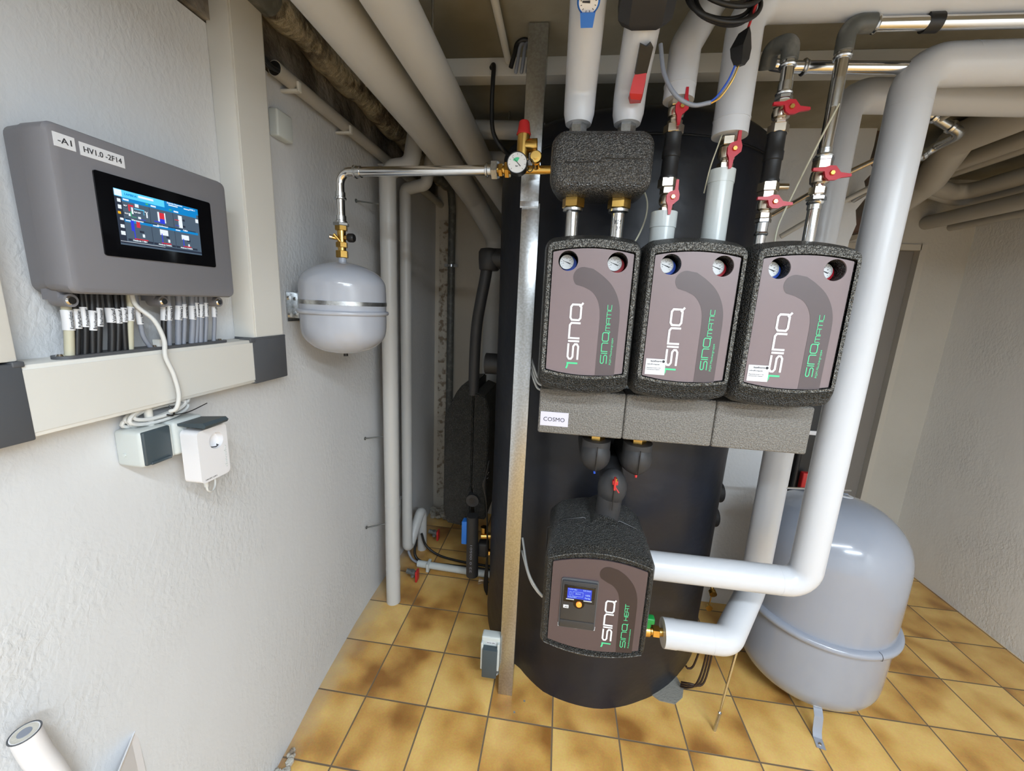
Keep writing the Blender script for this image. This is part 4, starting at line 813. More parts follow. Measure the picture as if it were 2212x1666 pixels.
mb = MB(); mb.tube([(.838, .075, 1.917), (.852, .0575, 1.9185), (.875, .0532, 1.9195), (.955, .0532, 1.9225), (.955, .0532, 1.930), (1.045, .0532, 1.930), (1.068, .060, 1.930), (1.079, .08, 1.930)], .0013, 6); mb.build('shell_seam', 'black', bb)
for x, tip, lb in ((.897, '', 'left steel pipe with brass nut between the black box and the left pump group'), (1.0145, '', 'right steel pipe with handwritten marks between the black box and the left pump group')):
    e = empty('connection_pipe', (x, .13, 1.74), lb, 'pipe')
    MB().cyl((x, .13, 1.74), (x, .13, 1.84), .0165).build('steel_pipe', 'steel', e)
    mb = MB(); mb.lathe((x, .13, 1.822), (0, 0, 1), [(0, .018), (.004, .026), (.010, .026), (.012, .022), (.014, .022)], 28); mb.build('press_collar', 'zinc', e)
    mb = MB(); nut(mb, (x, .13, 1.834), (0, 0, 1), .024, .029); mb.build('union_nut', 'brass', e, 30)
    if x > 1:
        mb = MB(); write(mb, 'KM', (x - .009, .1130, 1.795), (1, 0, 0), (0, 0, 1), w=.016, h=.010); write(mb, '37', (x - .004, .1130, 1.780), (1, 0, 0), (0, 0, 1), w=.010, h=.009); mb.build('handwriting', 'ink', e, 0)
dirA = Vector((.01, -.80, .62)).normalized()
for x, lb in ((.895, 'white lagged pipe with a blue thermometer, leaving the top of the black box'), (1.0155, 'white lagged pipe with a red lever, rising into a black motor valve')):
    e = empty('lagged_pipe', (x, .13, 2.0), lb, 'pipe')
    mb = MB(); nut(mb, (x, .13, 2.0), (0, 0, 1), .045, .022); mb.build('union_nut', 'galv', e, 30)
    k = Vector((x, .13, 2.105)); t_ = k + dirA * (.42 if x < 1 else .15)
    pts = fillet([Vector((x, .13, 2.032)), k, t_], .05, 8); rad = [.032] + [.0385] * (len(pts) - 1)
    pts.insert(1, Vector((x, .13, 2.055))); rad.insert(1, .0375)
    mb = MB(); mb.tube(pts, .0385, 32, radii=rad); mb.build('jacket', 'pvc', e)
    if x < 1:
        c = Vector((.897, -.075, 2.172)); n_ = Vector((0, -.66, -.75)).normalized()
        u = Vector((1, 0, 0)); v = n_.cross(u) * -1
        th = MB().lathe(c - n_ * .02, n_, [(0, .018), (.012, .022), (.026, .0225), (.030, .020)], 32).build('thermometer', 'blue2', e)
        MB().cyl(c + n_ * .0095, c + n_ * .0108, .0185, seg=32).build('dial', 'dial', th)
        mb = MB(); q = c + n_ * .0112
        mb.prism([q + u * a + v * b for a, b in ((-.012, -.002), (.003, -.002), (.003, .002), (-.012, .001))], n_ * .0003)
        for k2 in range(10):
            a = PI * (1.2 - k2 * .155); rr = u * math.cos(a) + v * math.sin(a); ss = u * math.sin(a) - v * math.cos(a); mb.prism([q + rr * .013 + ss * .0005, q + rr * .016 + ss * .0005, q + rr * .016 - ss * .0005, q + rr * .013 - ss * .0005], n_ * .0003)
        mb.build('scale_markings', 'ink', th, 0)
        mb = MB(); w0 = c - v * .0 ; mb.prism([(.882, -.075, 2.150), (.912, -.075, 2.150), (.909, -.058, 2.134), (.885, -.058, 2.134)], (0, .02, .016)); mb.build('thermometer_foot', 'blue2', th)
    else:
        MB().cyl(t_ - dirA * .003, t_, .0398, seg=32).build('jacket_seam', 'pvc', e)
        mb = MB(); mb.prism([(1.013, .044, 2.100), (1.039, .044, 2.100), (1.042, .008, 2.133), (1.036, .004, 2.139), (1.028, .008, 2.134), (1.014, .004, 2.138)], (0, .04, .03)); mb.build('lever_stem', 'black', e, 30)
        mb = MB(); mb.loft([[(1.011, .062, 2.058), (1.033, .062, 2.056), (1.037, .085, 2.060), (1.013, .087, 2.060)], [(1.006, .052, 2.066), (1.035, .052, 2.064), (1.040, .085, 2.072), (1.008, .087, 2.072)], [(1.010, .046, 2.092), (1.038, .044, 2.092), (1.043, .080, 2.100), (1.015, .082, 2.100)], [(1.014, .044, 2.103), (1.038, .042, 2.103), (1.042, .070, 2.106), (1.018, .072, 2.106)]]); mb.build('red_lever', 'redcap', e, 30)
mv = empty('motor_valve', (1.02, -.10, 2.2), 'large black motor valve body at the top edge on the white lagged pipe', 'valve')
mb = MB(); a0 = Vector((1.015, .13, 2.105)) + dirA * .14; u = Vector((1, 0, 0)); v = dirA.cross(u).normalized()
def pr(c, hw, hh, ch): return [c + u * a + v * b for a, b in ((-hw + ch, -hh), (hw - ch, -hh), (hw, -hh + ch), (hw, hh - ch), (hw - ch, hh), (-hw + ch, hh), (-hw, hh - ch), (-hw, -hh + ch))]
mb.loft([pr(a0, .045, .045, .02), pr(a0 + dirA * .012, .055, .052, .022), pr(a0 + dirA * .24, .058, .054, .02), pr(a0 + dirA * .25, .05, .05, .02)]); mb.build('valve_body', 'foam', mv, 30)

# ---------------------------------------------------------------- ball valves and the pipes above groups two and three
def ball_valve(x, y, z0, L_, label, turned, s=1.0):
    """upright nickel plated ball valve from z0 up; its red butterfly handle faces the viewer"""
    e = empty('ball_valve', (x, y, z0), label, 'valve')
    mb = MB(); r = .0155 * s
    nut(mb, (x, y, z0), (0, 0, 1), L_ * .22, r * 1.15); mb.lathe((x, y, z0 + L_ * .20), (0, 0, 1), [(0, r * .8), (L_ * .08, r * .85), (L_ * .14, r * 1.2), (L_ * .30, r * 1.3), (L_ * .46, r * 1.2), (L_ * .52, r * .85), (L_ * .60, r * .8)], 28)
    nut(mb, (x, y, z0 + L_ * .72), (0, 0, 1), L_ * .26, r * 1.3); mb.cyl((x, y, z0 + L_ * .5), (x + .004, y - .030, z0 + L_ * .5), .008); mb.build('valve_body', 'nickel', e, 30)
    c = Vector((x + .005, y - .030, z0 + L_ * .5)); k = s
    P = [(-.040, .010), (-.018, .011), (-.006, .0155), (.006, .0150), (.014, .006), (.018, .0015), (.040, -.001), (.041, -.0065), (.020, -.0095), (.010, -.0145), (-.004, -.0150), (-.012, -.009), (-.016, .003), (-.040, .004)]
    if not turned: P = [(-b * 1.0, -a) for a, b in P]; P = [(-p[0], p[1]) for p in P]
    mb = MB(); mb.prism([c + Vector((a * k, 0, b * k)) for a, b in P], (0, -.007, 0)); h = mb.build('butterfly_handle', 'red', e, 30)
    mb = MB(); mb.lathe(c + Vector((0, -.007, 0)), (0, -1, 0), [(0, .006), (.002, .0062), (.004, .005)], 6); mb.build('screw', 'brass', h)
    return e
y = .13
x2, x2b, x3, x3b = 1.130, 1.261, 1.370, 1.484
o = MB().cyl((x2, y, 1.74), (x2, y, 1.826), .0305, seg=32).build('pipe_sleeve', 'pvcg'); tag(o, 'short light grey pipe sleeve on the left outlet of the middle pump group', 'pipe sleeve')
MB().cyl((x2, y, 1.790), (x2, y, 1.828), .0325, seg=32).build('end_collar', 'pvcg', o)
ball_valve(x2 + .003, y, 1.826, .062, 'lower red handled ball valve above the short grey sleeve', False)
hs = MB(); hs.lathe((x2, y, 1.905), (0, 0, 1), [(0, .021), (.006, .022), (.010, .020), (.050, .0195), (.052, .0215), (.066, .0215), (.068, .020), (.10, .0195), (.104, .021), (.108, .020)], 24); tag(hs.build('rubber_coupling', 'black'), 'black rubber hose coupling between the two left hand ball valves', 'coupling')
mb = MB(); nut(mb, (x2, y, 1.886), (0, 0, 1), .022, .024); tag(mb.build('union_nut', 'nickel', smooth=30), 'hexagonal union nut under the left black rubber coupling', 'nut')
mb = MB(); nut(mb, (x2 - .001, y, 2.010), (0, 0, 1), .020, .024); tag(mb.build('union_nut', 'nickel', smooth=30), 'hexagonal union nut on top of the left black rubber coupling', 'nut')
ball_valve(x2, y, 2.028, .058, 'upper red handled ball valve just under the left white lagged pipe', False)
pipe('lagged_pipe', [(x2 + .002, y, 2.083), (x2 + .004, y, 2.200), (1.215, .20, 2.36)], .036, 'pvc', 'white lagged pipe above the upper left ball valve, bending to the ceiling', .04, joints=[((x2 + .002, y, 2.115), (0, 0, 1))])
o = MB().cyl((x2b - .004, y, 1.74), (x2b - .004, y, 1.926), .0295, seg=32).build('pipe_sleeve', 'pvcg'); tag(o, 'tall light grey pipe sleeve on the right outlet of the middle pump group', 'pipe sleeve')
MB().cyl((x2b - .004, y, 1.898), (x2b - .004, y, 1.928), .0308, seg=32).build('end_collar', 'pvcg', o)
ball_valve(x2b, y, 1.928, .076, 'red handled ball valve between the tall grey sleeve and the wide white pipe', False, 1.05)
o = pipe('lagged_pipe', [(x2b + .001, y, 2.005), (x2b + .001, y, 2.285), (2.28, .16, 2.303), (2.28, .16, 2.45)], .0405, 'pvc', 'wide white lagged pipe turning right under the ceiling at the top of the photo', .06, joints=[((x2b + .001, y, 2.04), (0, 0, 1))])
def press(mb, p, d_, r=.0145, l=.028):
    mb.lathe(p, d_, [(0, r * 1.05), (.001, r * 1.28), (.004, r * 1.38), (.007, r * 1.28), (.009, r * 1.12), (l, r * 1.12), (l + .001, r)], 24)
# left connection of group three
o = MB().cyl((x3, y, 1.74), (x3, y, 1.80), .0125).build('steel_pipe', 'steel'); tag(o, 'short steel pipe stub on the left outlet of the right pump group', 'pipe')
mb = MB(); press(mb, (x3, y, 1.778), (0, 0, 1), .0125, .03); nut(mb, (x3, y, 1.808), (0, 0, 1), .010, .019); mb.build('press_fitting', 'zinc', o, 30)
ball_valve(x3, y, 1.818, .065, 'lower red handled ball valve over the right pump group, handle turned sideways', True)
mb = MB(); nut(mb, (x3, y, 1.880), (0, 0, 1), .022, .024); tag(mb.build('union_nut', 'nickel', smooth=30), 'hexagonal union nut under the right black rubber coupling', 'nut')
hs = MB(); hs.lathe((x3, y, 1.900), (0, 0, 1), [(0, .021), (.006, .022), (.010, .020), (.050, .0195), (.052, .0215), (.070, .0215), (.072, .020), (.105, .0195), (.109, .021), (.112, .020)], 24); tag(hs.build('rubber_coupling', 'black'), 'black rubber hose coupling in front of the right edge of the tank', 'coupling')
mb = MB(); nut(mb, (x3 + .001, y, 2.010), (0, 0, 1), .020, .023); tag(mb.build('union_nut', 'nickel', smooth=30), 'hexagonal union nut on top of the right black rubber coupling', 'nut')
ball_valve(x3 + .002, y, 2.026, .056, 'uppermost red handled ball valve, below the dark rounded elbow, handle sideways', True)
o = pipe('steel_pipe', [(x3 + .002, y, 2.082), (x3 - .001, y, 2.200), (x3 - .03, y + .05, 2.222), (x3 - .02, .19, 2.19), (x3 + .03, .195, 2.185), (1.72, .20, 2.180), (3.2, .21, 2.08)], .0135, 'steel', 'steel pipe doubling back in dark elbows and running right behind the others', .02)
for p, d_, l in (((x3 + .001, y, 2.092), (0, 0, 1), .028), ((x3 - .001, y, 2.150), (0, 0, 1), .02), ((1.43, .195, 2.184), (1, 0, 0), .012)):
    mb = MB(); press(mb, p, d_, .0135, l); mb.build('press_fitting', 'zinc', o, 30)
mb = MB(); nut(mb, (x3 + .002, y, 2.083), (0, 0, 1), .009, .019); mb.build('hex_nut', 'zinc', o, 30)
mb = MB(); mb.tube(fillet([Vector((x3, y, 2.165)), Vector((x3 - .001, y, 2.205)), Vector((x3 - .03, .165, 2.21)), Vector((x3 - .025, .185, 2.175))], .02), .0185, 20); mb.build('press_elbow', 'lead', o)
# right connection of group three
o = pipe('steel_pipe', [(x3b, y, 1.74), (x3b, y, 2.236), (1.545, y + .003, 2.236), (1.90, .14, 2.238), (3.2, .155, 2.09)], .0140, 'steel', 'steel pipe rising from the right pump group and bending right near the ceiling', .028)
for z in (1.862, 1.958, 2.165): mb = MB(); press(mb, (x3b, y, z), (0, 0, 1 if z > 1.9 else -1), .0140, .02); mb.build('press_fitting', 'zinc', o, 30)
mb = MB(); press(mb, (1.545, .133, 2.236), (-1, 0, 0), .0140, .02); mb.build('press_fitting', 'zinc', o, 30)
for z in (1.862, 1.950): mb = MB(); nut(mb, (x3b, y, z), (0, 0, 1), .010, .022); mb.build('hex_nut', 'zinc', o, 30)
mb = MB(); mb.tube(fillet([Vector((x3b, y, 2.180)), Vector((x3b, y, 2.236)), Vector((1.535, y, 2.236))], .03), .0185, 20); mb.build('press_elbow', 'lead', o)
mb = MB(); mb.cyl((x3b, y, 2.065), (x3b, y, 2.125), .0146); mb.build('foil_tape', 'zinc', o); 
ball_valve(x3b, y, 1.876, .078, 'red handled ball valve on the tall steel pipe beside the big white pipe', True, 1.05)
mb = MB(); mb.cyl((1.66, .14, 2.242), (1.66, .14, 2.39), .005); mb.lathe((1.645, .139, 2.239), (1, 0, 0), [(0, .019), (.03, .019)], 20); mb.box(1.64, 1.68, .12, .16, 2.262, 2.27); tag(mb.build('pipe_clamp', 'black'), 'black ceiling clamp holding the upper steel pipe at the top right', 'clamp')
# the two big white pipes on the right
pipe('lagged_pipe', [(1.185, .20, .775), (1.690, .20, .775), (1.690, .20, 2.185), (1.95, .198, 2.187), (3.2, .30, 2.03)], .0445, 'pvc', 'big white lagged pipe from the lower station, rising in front and turning right', .055, seg=36, joints=[((1.615, .20, .775), (1, 0, 0)), ((1.69, .2, 2.10), (0, 0, 1)), ((1.79, .2, 2.187), (1, 0, 0))], jr=.0004)
pipe('lagged_pipe', [(1.298, .20, .530), (1.500, .20, .530), (1.678, .44, .575), (1.683, .45, 2.235), (2.2, .455, 2.225), (3.2, .48, 2.03)], .0455, 'pvc', 'white lagged pipe behind the right pump group, its lower end bent to the brass valve', .06, seg=36, joints=[((1.45, .20, .530), (1, 0, 0)), ((1.683, .45, 1.02), (0, 0, 1)), ((1.683, .45, 2.13), (0, 0, 1)), ((1.80, .45, 2.233), (1, 0, 0))], jr=.0004)
o = MB(); o.lathe((1.296, .20, .530), (1, 0, 0), [(0, .0462), (.0, .0465), (.04, .0465), (.04, .046)], 36); o.build
tag(o.build('jacket_end', 'pvc'), 'open cut end of the white pipe jacket next to the brass valve', 'pipe jacket')
e = empty('ball_valve', (1.245, .20, .51), 'yellow brass ball valve with a green handle at the right of the lower station', 'valve')
mb = MB(); mb.cyl((1.185, .20, .530), (1.30, .20, .530), .013); nut(mb, (1.205, .20, .530), (1, 0, 0), .012, .017); mb.lathe((1.217, .20, .530), (1, 0, 0), [(0, .014), (.006, .019), (.022, .020), (.036, .019), (.040, .015)], 28); nut(mb, (1.262, .20, .530), (1, 0, 0), .022, .020); mb.cyl((1.241, .20, .54), (1.241, .196, .560), .008); mb.build('valve_body', 'brass', e, 30)
mb = MB(); mb.cyl((1.241, .196, .553), (1.241, .193, .580), .014); mb.box(1.195, 1.262, .180, .206, .568, .590, .005); mb.build('green_handle', 'greenp', e)
o = MB(); o.cyl((1.587, .344, 0), (1.572, .26, .49), .0045); o = o.build('threaded_rod', 'steel'); tag(o, 'thin steel rod propping the white pipe bend from the tiles', 'rod')
MB().cyl((1.587, .344, .0), (1.5835, .322, .11), .0062, .006).build('rod_sleeve', 'galv', o); 
o = MB(); o.cyl((1.705, .41, .995), (2.05, .60, .93), .004); tag(o.build('steel_rod', 'steel'), 'short steel rod from the white pipe over the top of the floor vessel', 'rod')

# ---------------------------------------------------------------- floor standing expansion vessel
ex, ey = 2.035, .630
fv = empty('floor_vessel', (ex, ey, 0), 'large silver grey expansion vessel standing on short feet at the right', 'expansion vessel')
mb = MB(); P = [(.055, .004), (.057, .08), (.068, .16), (.095, .215), (.145, .248), (.21, .2555), (.40, .2565), (.62, .2555), (.72, .248), (.795, .215), (.85, .155), (.878, .08), (.886, .01)]
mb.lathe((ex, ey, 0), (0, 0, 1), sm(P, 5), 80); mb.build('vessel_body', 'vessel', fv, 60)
mb = MB(); mb.lathe((ex, ey, .385), (0, 0, 1), [(0, .256), (.002, .270), (.008, .2775), (.018, .2785), (.026, .275), (.030, .266), (.031, .256)], 80); rg = mb.build('seam_ring', 'vessel', fv, 60)
mb = MB(); a = -1.30; c_, s_ = math.cos(a), math.sin(a); mb.tube([(ex + c_ * r, ey + s_ * r, z) for r, z in ((.268, .384), (.279, .393), (.2795, .405), (.273, .4155), (.262, .4165))], .0007, 6); mb.build('ring_joint', 'black', rg)
for k, a in enumerate((-1.80, -1.80 + 2 * PI / 3, -1.80 + 4 * PI / 3)):
    c = Vector((ex + math.cos(a) * .235, ey + math.sin(a) * .235, 0)); rd = Vector((math.cos(a), math.sin(a), 0)); tn = Vector((-math.sin(a), math.cos(a), 0))
    mb = MB(); mb.loft([[c + rd * q + tn * w_ + Vector((0, 0, z)) for w_ in (-.015, .015)] + [c + rd * (q - .003) + tn * w_ + Vector((0, 0, z2)) for w_ in (.015, -.015)] for q, z, z2 in ((-.04, .105, .105), (.0, .075, .074), (.012, .02, .018), (.025, .004, .001), (.068, .004, .0)) ]); ft = mb.build('foot', 'vessel', fv, 30)
    MB().cyl(c + rd * .050 + Vector((0, 0, .003)), c + rd * .050 + Vector((0, 0, .007)), .007, .005).build('bolt', 'steel', ft)
def dome(x, y): r = math.hypot(x - ex, y - ey); return .8862 - .0082 * (r / .08) ** 2
pl = [(2.073 + .036 * math.cos(t), .668 + .036 * math.sin(t)) for t in [2 * PI * k / 24 for k in range(24)]]
mb = MB(); mb.loft([[(x, y, dome(x, y) + h_) for x, y in pl] for h_ in (-.001, .0016)]); st = mb.build('round_sticker', 'label', fv, 0)
mb = MB(); mb.box(2.05, 2.10, .675, .682, .880, .8842); mb.box(2.06, 2.09, .652, .664, .880, .8835); mb.build('sticker_print', 'cable_grey', st, 0)

# ---------------------------------------------------------------- cable loops, thin cables, ceiling duct and cables
tag(MB().box(.045, 2.05, .515, .575, 2.335, H, .002).build('ceiling_duct', 'duct'), 'cream cable duct running across the dark ceiling above the tank', 'cable duct')
for k, (R0, c) in enumerate((((.075, .055), (1.172, -.005, 2.208)), ((.070, .060), (1.170, .005, 2.216)), ((.066, .05), (1.178, -.012, 2.226)), ((.055, .045), (1.168, .0, 2.232)), ((.068, .050), (1.166, .018, 2.222)), ((.061, .056), (1.176, .012, 2.214)))):
    pts = [(c[0] + R0[0] * math.cos(a), c[1] + .03 * math.sin(a + .5), c[2] + R0[1] * math.sin(a)) for a in [2 * PI * i / 40 for i in range(40)]]
    tag(MB().tube(pts, .0045, 10, closed=True).build('black_cable_loop', 'black'), 'loops of black cable coiled at the top edge beside the motor valve', 'cable', 'black cable loops at the top edge')
cb = empty('cable_connector', (1.225, 0, 2.12), 'small black connector box hanging from the cable loops', 'connector')
mb = MB(); mb.loft([[(1.212, .01, 2.155), (1.226, -.008, 2.158), (1.236, .008, 2.155), (1.224, .02, 2.152)], [(1.198, .006, 2.125), (1.216, -.016, 2.122), (1.240, .004, 2.125), (1.222, .024, 2.128)], [(1.202, .006, 2.108), (1.218, -.014, 2.100), (1.238, .002, 2.104), (1.222, .02, 2.108)], [(1.210, .006, 2.094), (1.220, -.008, 2.090), (1.230, .0, 2.092), (1.222, .012, 2.094)]]); mb.build('connector_body', 'black', cb, 20)
mb = MB(); mb.tube(spline([(1.225, .004, 2.15), (1.233, .0, 2.19), (1.238, -.01, 2.23), (1.232, -.02, 2.27)], 5), .0025, 8); mb.build('orange_wire', 'redcap', cb)
mb = MB(); mb.tube(spline([(1.214, .004, 2.10), (1.205, .01, 2.07), (1.19, .02, 2.045), (1.178, .024, 2.035)], 5), .002, 8); mb.build('blue_wire', 'blue', cb)
mb = MB(); mb.tube(spline([(1.220, .004, 2.096), (1.212, .01, 2.068), (1.196, .02, 2.042), (1.180, .026, 2.033)], 5), .002, 8); mb.build('yellow_wire', 'brass', cb)
tag(MB().tube(spline([(1.06, .03, 2.15), (1.072, .02, 2.09), (1.10, .015, 2.045), (1.14, .02, 2.027), (1.178, .026, 2.034)], 8), .0045, 12).build('grey_cable', 'cable_grey'), 'grey cable sagging between the motor valve and the connector box', 'cable')
tag(MB().tube(spline([(1.246, .125, 2.02), (1.233, .115, 1.975), (1.224, .12, 1.93), (1.225, .145, 1.88)], 6), .0016, 8).build('sensor_cable', 'cable_beige'), 'thin beige sensor cable running down beside the tall grey sleeve', 'cable')
tag(MB().tube(spline([(1.075, .18, 1.905), (1.094, .19, 1.87), (1.094, .18, 1.83), (1.08, .16, 1.785), (1.055, .14, 1.735)], 6), .0022, 8).build('sensor_cable', 'cable_beige'), 'thin beige sensor cable curving from the black box to the left pump group', 'cable')
tag(MB().tube(spline([(1.484, .108, 2.065), (1.470, .105, 2.03), (1.455, .12, 1.97), (1.438, .15, 1.88), (1.422, .16, 1.81), (1.415, .15, 1.74)], 6), .0022, 8).build('sensor_cable', 'cable_beige'), 'thin beige sensor cable hanging left of the tall steel pipe', 'cable')
tag(MB().tube(spline([(.592, .512, 2.358), (.604, .49, 2.352), (.603, .488, 2.30), (.600, .5, 2.236), (.606, .51, 2.16), (.64, .52, 2.11), (.67, .56, 2.10)], 6), .0075, 12).build('tank_cable', 'black'), 'black cable dropping from the ceiling duct to the tank top', 'cable')
pipe('ceiling_conduit', [(.652, -.5, 2.372), (.650, .50, 2.372)], .011, 'duct', 'thin pale conduit on the ceiling ending at the cream duct', .01)
for k in range(3):
    tag(MB().tube(spline([(.690 + .018 * k, .44, 2.34), (.688 + .018 * k, .425, 2.30), (.692 + .018 * k, .42, 2.318), (.70 + .016 * k, .42, 2.37), (.72 + .01 * k, .43, 2.378), (.73 + .008 * k, .44, 2.34)], 6), .0055, 10).build('cable_bundle', 'cable_grey'), 'loops of grey cable strapped together left of the post top', 'cable', 'grey cable loops by the post top')
tag(MB().tube(spline([(.672, .42, 2.31), (.682, .418, 2.345), (.69, .42, 2.375), (.715, .42, 2.385), (.74, .43, 2.375)], 6), .007, 10).build('strap_cable', 'black'), 'black cable wound around the grey cable loops by the post top', 'cable')
for x, y_, lb in ((.474, .248, 'threaded hanger rod between the ceiling and the second lagged pipe'), (.30, .375, 'threaded hanger rod above the lagged pipe near the left wall'), (.60, .90, 'threaded hanger rod over the pipe behind the duct')):
    tag(MB().cyl((x, y_, 2.30), (x, y_, H), .004).build('hanger_rod', 'galv'), lb, 'rod')

# ---------------------------------------------------------------- things left of the tank
e = empty('foam_hose', (.50, .90, 1.1), 'black foam clad hose dropping from the tank side to the side station', 'hose')
MB().tube(spline([(.530, .90, 1.80), (.520, .90, 1.70), (.498, .91, 1.58), (.480, .92, 1.46), (.472, .93, 1.30), (.470, .94, 1.12)], 6), .027, 24).build('hose', 'foam', e)
mb = MB(); mb.lathe((.535, .90, 1.725), (0, 0, 1), [(0, .040), (.006, .046), (.050, .050), (.082, .050), (.096, .042), (.10, .02)], 24); mb.cyl((.53, .90, 1.78), (.60, .90, 1.78), .046); mb.build('elbow_cap', 'foam', e, 60)
MB().cyl((.575, .90, 1.785), (.62, .90, 1.785), .028).build('brass_neck', 'brass', e)
ss = empty('side_station', (.45, 1.05, .45), 'black foam station hanging at the left side of the tank, behind the post', 'water station')
def plan(a, b, c, d, r): return circ(b - r, d - r, r, 4, 0, PI / 2, True) + circ(a + r, d - r, r, 4, PI / 2, PI, True) + circ(a + r, c + r, r, 4, PI, 1.5 * PI, True) + circ(b - r, c + r, r, 4, 1.5 * PI, 2 * PI, True)
mb = MB(); mb.prism([(.325, .92, .47), (.345, .92, .40), (.475, .92, .385), (.475, .92, 1.175), (.415, .92, 1.17), (.385, .92, 1.13), (.325, .92, 1.0)], (0, .34, 0)); bmesh.ops.bevel(mb.bm, geom=mb.bm.edges[:], offset=.007, segments=2, affect='EDGES'); mb.build('foam_shell', 'epp', ss, 25)
mb = MB(); mb.prism([(.482, .905, .62), (.500, .905, .55), (.500, .905, .45), (.56, .905, .45), (.56, .905, 1.05), (.54, .905, 1.12), (.482, .905, 1.14)], (0, .36, 0)); bmesh.ops.bevel(mb.bm, geom=mb.bm.edges[:], offset=.006, segments=2, affect='EDGES'); mb.build('rear_shell', 'epp', ss, 25)
mb = MB(); mb.cyl((.49, .89, .56), (.49, .93, .56), .034); mb.cyl((.49, .888, .56), (.49, .892, .56), .018, .018); mb.build('pipe_port', 'foam', ss)
MB().cyl((.487, .8875, .56), (.487, .889, .56), .016).build('dark_hole', 'black', ss)
e = empty('foam_hose', (.505, .85, .14), 'short black foam tube hanging vertically low beside the tank', 'hose')
MB().cyl((.503, .85, .50), (.510, .85, .155), .030, .032).build('hose', 'foam', e)
mb = MB(); write(mb, '22 0 00501', (.512, .8185, .19), (0, 0, 1), (-1, 0, 0), w=.16, h=.011); mb.build('printed_text', 'cable_grey', e, 0)
mb = MB(); mb.box(.448, .476, .84, .885, .335, .465, .005); tag(mb.build('blue_actuator', 'blue2'), 'bright blue valve motor peeping out left of the black foam tube', 'actuator')
e = empty('brass_fitting', (.555, .88, .33), 'shiny brass valve with black motor on the left flank of the tank', 'valve')
mb = MB(); mb.cyl((.545, .88, .37), (.60, .89, .37), .016); nut(mb, (.56, .88, .395), (0, 0, 1), .03, .020); nut(mb, (.585, .88, .28), (1, 0, 0), .015, .018); mb.build('brass_body', 'brass', e, 30)
MB().box(.530, .585, .86, .92, .255, .335, .012).build('motor_housing', 'foam', e)
for k in range(4):
    tag(MB().tube(spline([(.575, .87, .80 - .03 * k), (.560 - .004 * k, .86, .68), (.572, .86, .56), (.585, .86, .30), (.575 + .006 * k, .86, .10), (.59, .87, .03)], 6), .004, 8).build('side_cable', 'black'), 'black cables hanging down the left side of the tank', 'cable', 'black cables on the left tank side')

# ---------------------------------------------------------------- behind and right of the tank
e = empty('drain_tap', (1.80, .98, .14), 'small brass drain tap with hanging cap behind the white pipe', 'valve')
mb = MB(); mb.cyl((1.655, .95, .230), (1.758, .95, .225), .012); nut(mb, (1.738, .95, .226), (1, 0, 0), .02, .018); nut(mb, (1.778, .95, .222), (1, 0, 0), .018, .017); mb.cyl((1.753, .95, .225), (1.753, .93, .19), .009); mb.cyl((1.753, .925, .18), (1.753, .905, .175), .018); mb.build('tap_body', 'brass', e, 30)
mb = MB(); mb.cyl((1.750, .915, .175), (1.743, .91, .105), .003); mb.cyl((1.743, .918, .095), (1.743, .902, .095), .014, .016); mb.build('hanging_cap', 'brass', e)
mb = MB(); mb.cyl((1.783, .95, .222), (1.95, .95, .205), .012)
for k in range(5): mb.lathe((1.80 + .035 * k, .95, .2205 - .003 * k), (1, 0, 0), [(0, .013), (.004, .017), (.010, .017), (.014, .013)], 16)
mb.build('threaded_pipe', 'lead', e)
e = empty('pump_station', (2.30, 1.45, .3), 'dark unit with a red lever seen in the gap above the floor vessel', 'station')
mb = MB(); mb.box(2.22, 2.50, 1.30, 1.62, 0, 1.15, .01); mb.cyl((2.235, 1.27, .60), (2.235, 1.27, 1.12), .014); mb.build('unit_body', 'black', e)
mb = MB(); mb.box(2.262, 2.305, 1.24, 1.275, .60, .745, .005); mb.build('red_lever', 'redcap', e)
mb = MB(); mb.box(2.26, 2.40, 1.285, 1.30, .952, .975, .002); mb.build('white_strip', 'wplastic', e)
# ceiling corner at the back right
RP = [([(2.43, -.95, 2.45), (2.43, -.95, 2.32), (2.43, 1.00, 2.32), (2.545, 1.25, 2.235), (2.56, 1.50, 2.15), (2.56, 1.80, 2.10)], .062, 'thickest old painted pipe under the ceiling at the right'),
      ([(2.68, -.95, 2.45), (2.68, -.95, 2.335), (2.70, 1.80, 2.335)], .036, 'second old painted pipe under the ceiling, right of the thickest one'),
      ([(2.775, -.95, 2.45), (2.775, -.95, 2.335), (2.78, 1.80, 2.335)], .029, 'thin old painted pipe under the ceiling, right of the second one'),
      ([(2.895, -.95, 2.45), (2.895, -.95, 2.26), (2.93, 1.56, 2.26), (2.68, 1.42, 2.26), (2.44, 1.36, 2.26)], .039, 'bent old painted pipe under the ceiling, left one of the two with a jog'),
      ([(3.01, -.95, 2.45), (3.01, -.95, 2.245), (3.03, 1.66, 2.245), (2.72, 1.47, 2.245), (2.46, 1.42, 2.245)], .028, 'slim bent old painted pipe under the ceiling, right one of the two with a jog'),
      ([(2.965, -.95, 2.45), (2.965, -.95, 2.155), (2.955, 1.80, 2.155)], .038, 'straight old painted pipe low along the right wall'),
      ([(3.085, -.95, 2.45), (3.085, -.95, 2.135), (3.09, 1.80, 2.135)], .022, 'thinnest old painted pipe closest to the right wall')]
for pts, r, lb in RP: pipe('ceiling_pipe', pts, r, 'oldpipepaint', lb, max(.06, r * 1.5))
e = pipe('galvanised_pipe', [(1.99, .74, 2.36), (2.09, .75, 2.328), (2.255, .76, 2.25), (2.265, .88, 2.248), (2.18, .90, 2.175), (2.12, 1.06, 2.10)], .016, 'galv', 'galvanised pipe bending back on itself behind the big white pipe', .03)
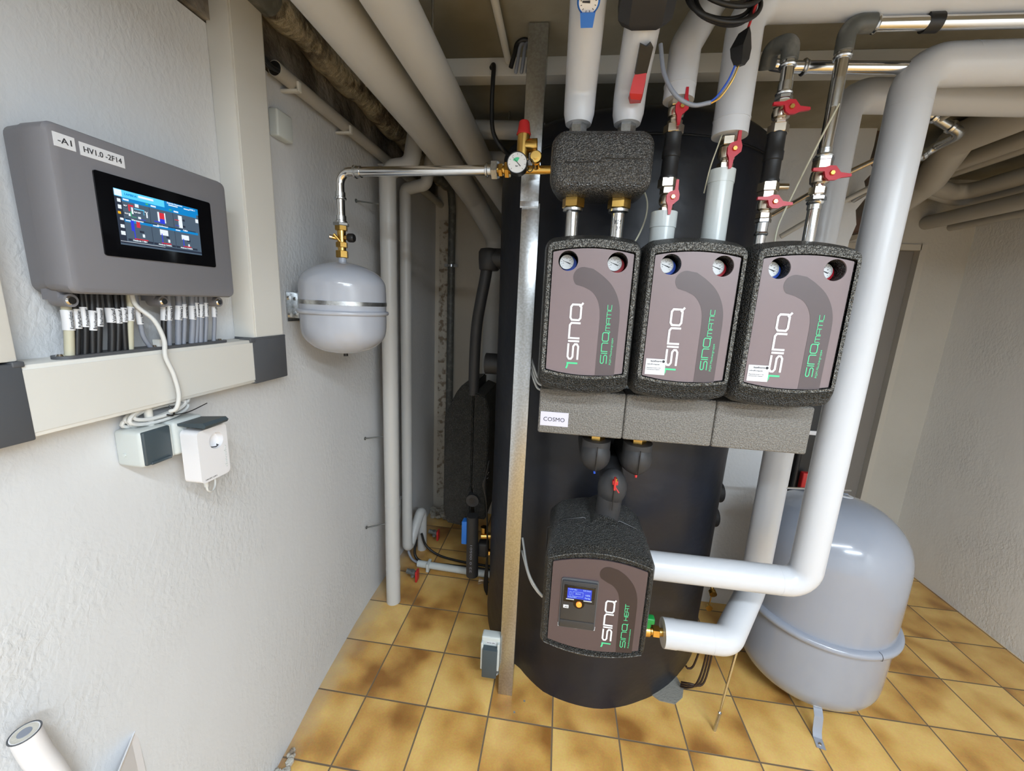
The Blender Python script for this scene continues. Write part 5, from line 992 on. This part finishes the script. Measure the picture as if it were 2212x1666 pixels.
for p, d_ in (((2.10, .751, 2.323), (.165, .01, -.078)), ((2.14, .753, 2.304), (.165, .01, -.078)), ((2.205, .757, 2.274), (.165, .01, -.078)), ((2.24, .887, 2.227), (-.085, .02, -.073)), ((2.205, .894, 2.197), (-.085, .02, -.073))):
    mb = MB(); mb.lathe(p, d_, [(0, .017), (.004, .021), (.014, .021), (.018, .017)], 18); mb.build('press_collar', 'zinc', e)
pipe('thin_pipe', [(2.165, .745, 2.29), (2.19, .58, 2.33), (2.20, .55, 2.42)], .009, 'oldpipepaint', 'thin pale pipe rising to the ceiling from the galvanised bend', .02)
pipe('thin_pipe', [(1.67, 1.03, 1.985), (1.78, 1.03, 2.02), (1.95, .86, 2.14), (2.10, .72, 2.22)], .010, 'nickel', 'thin metal pipe slanting up behind the white pipes', .03)
pipe('thin_pipe', [(1.83, 1.02, 1.93), (1.95, .97, 2.02), (2.14, .92, 2.14)], .011, 'oldpipepaint', 'thin painted pipe reaching the wall beside the red handle', .02)
pipe('thin_pipe', [(1.66, 1.03, 2.14), (1.72, 1.03, 2.14), (1.83, 1.03, 2.14)], .014, 'nickel', 'thin level metal pipe on the wall right of the tank top', .02)
pipe('thin_pipe', [(1.66, 1.03, 2.0), (1.67, 1.03, 1.96), (1.76, 1.03, 1.97)], .011, 'nickel', 'lower thin metal pipe on the wall right of the tank top', .02)
mb = MB(); mb.cyl((1.71, .99, 2.05), (1.71, .99, 2.20), .045); tag(mb.build('pipe_cover', 'pipepaint'), 'grey rounded pipe cover right of the tank shoulder', 'pipe')

# ---------------------------------------------------------------- cut pipes at the lower left
e = empty('pipe_stub', (.06, -.56, .5), 'white wall pipe stub with an open top at the lower left corner', 'pipe')
mb = MB(); pts = [Vector((.05, -.569, .842)), Vector((.052, -.563, .79)), Vector((.056, -.548, .70)), Vector((.056, -.53, .50))]
r_ = .019
mb.tube(spline(pts, 5), r_, 28); st = mb.build('stub_pipe', 'wplastic', e, 40)
d_ = Vector((.05, .0, 1)).normalized(); mb = MB(); q = spline(pts, 5); dn = (q[0] - q[1]).normalized(); mb.cyl(q[0], q[0] + dn * .0006, r_ * .86, seg=28); mb.build('pipe_mouth', 'plaster_old', e)
MB().cyl(q[0] + dn * .0006, q[0] + dn * .0012, .009, seg=16).build('inner_pipe', 'cable_grey', e)
mb = MB(); a, b_ = perp(dn); mb.tube([q[0] + (a * math.cos(t) + b_ * math.sin(t)) * r_ for t in [2 * PI * k / 28 for k in range(28)]], .0012, 6, closed=True); mb.build('cut_edge', 'anth', e)
mb = MB(); mb.prism([(.004, -.387, .605), (.055, -.47, .598), (.075, -.56, .45), (.03, -.40, .42)], (.003, .003, .003)); tag(mb.build('plastic_offcut', 'wplastic', smooth=0), 'pointed white plastic offcut leaning on the left wall at the bottom edge', 'offcut')
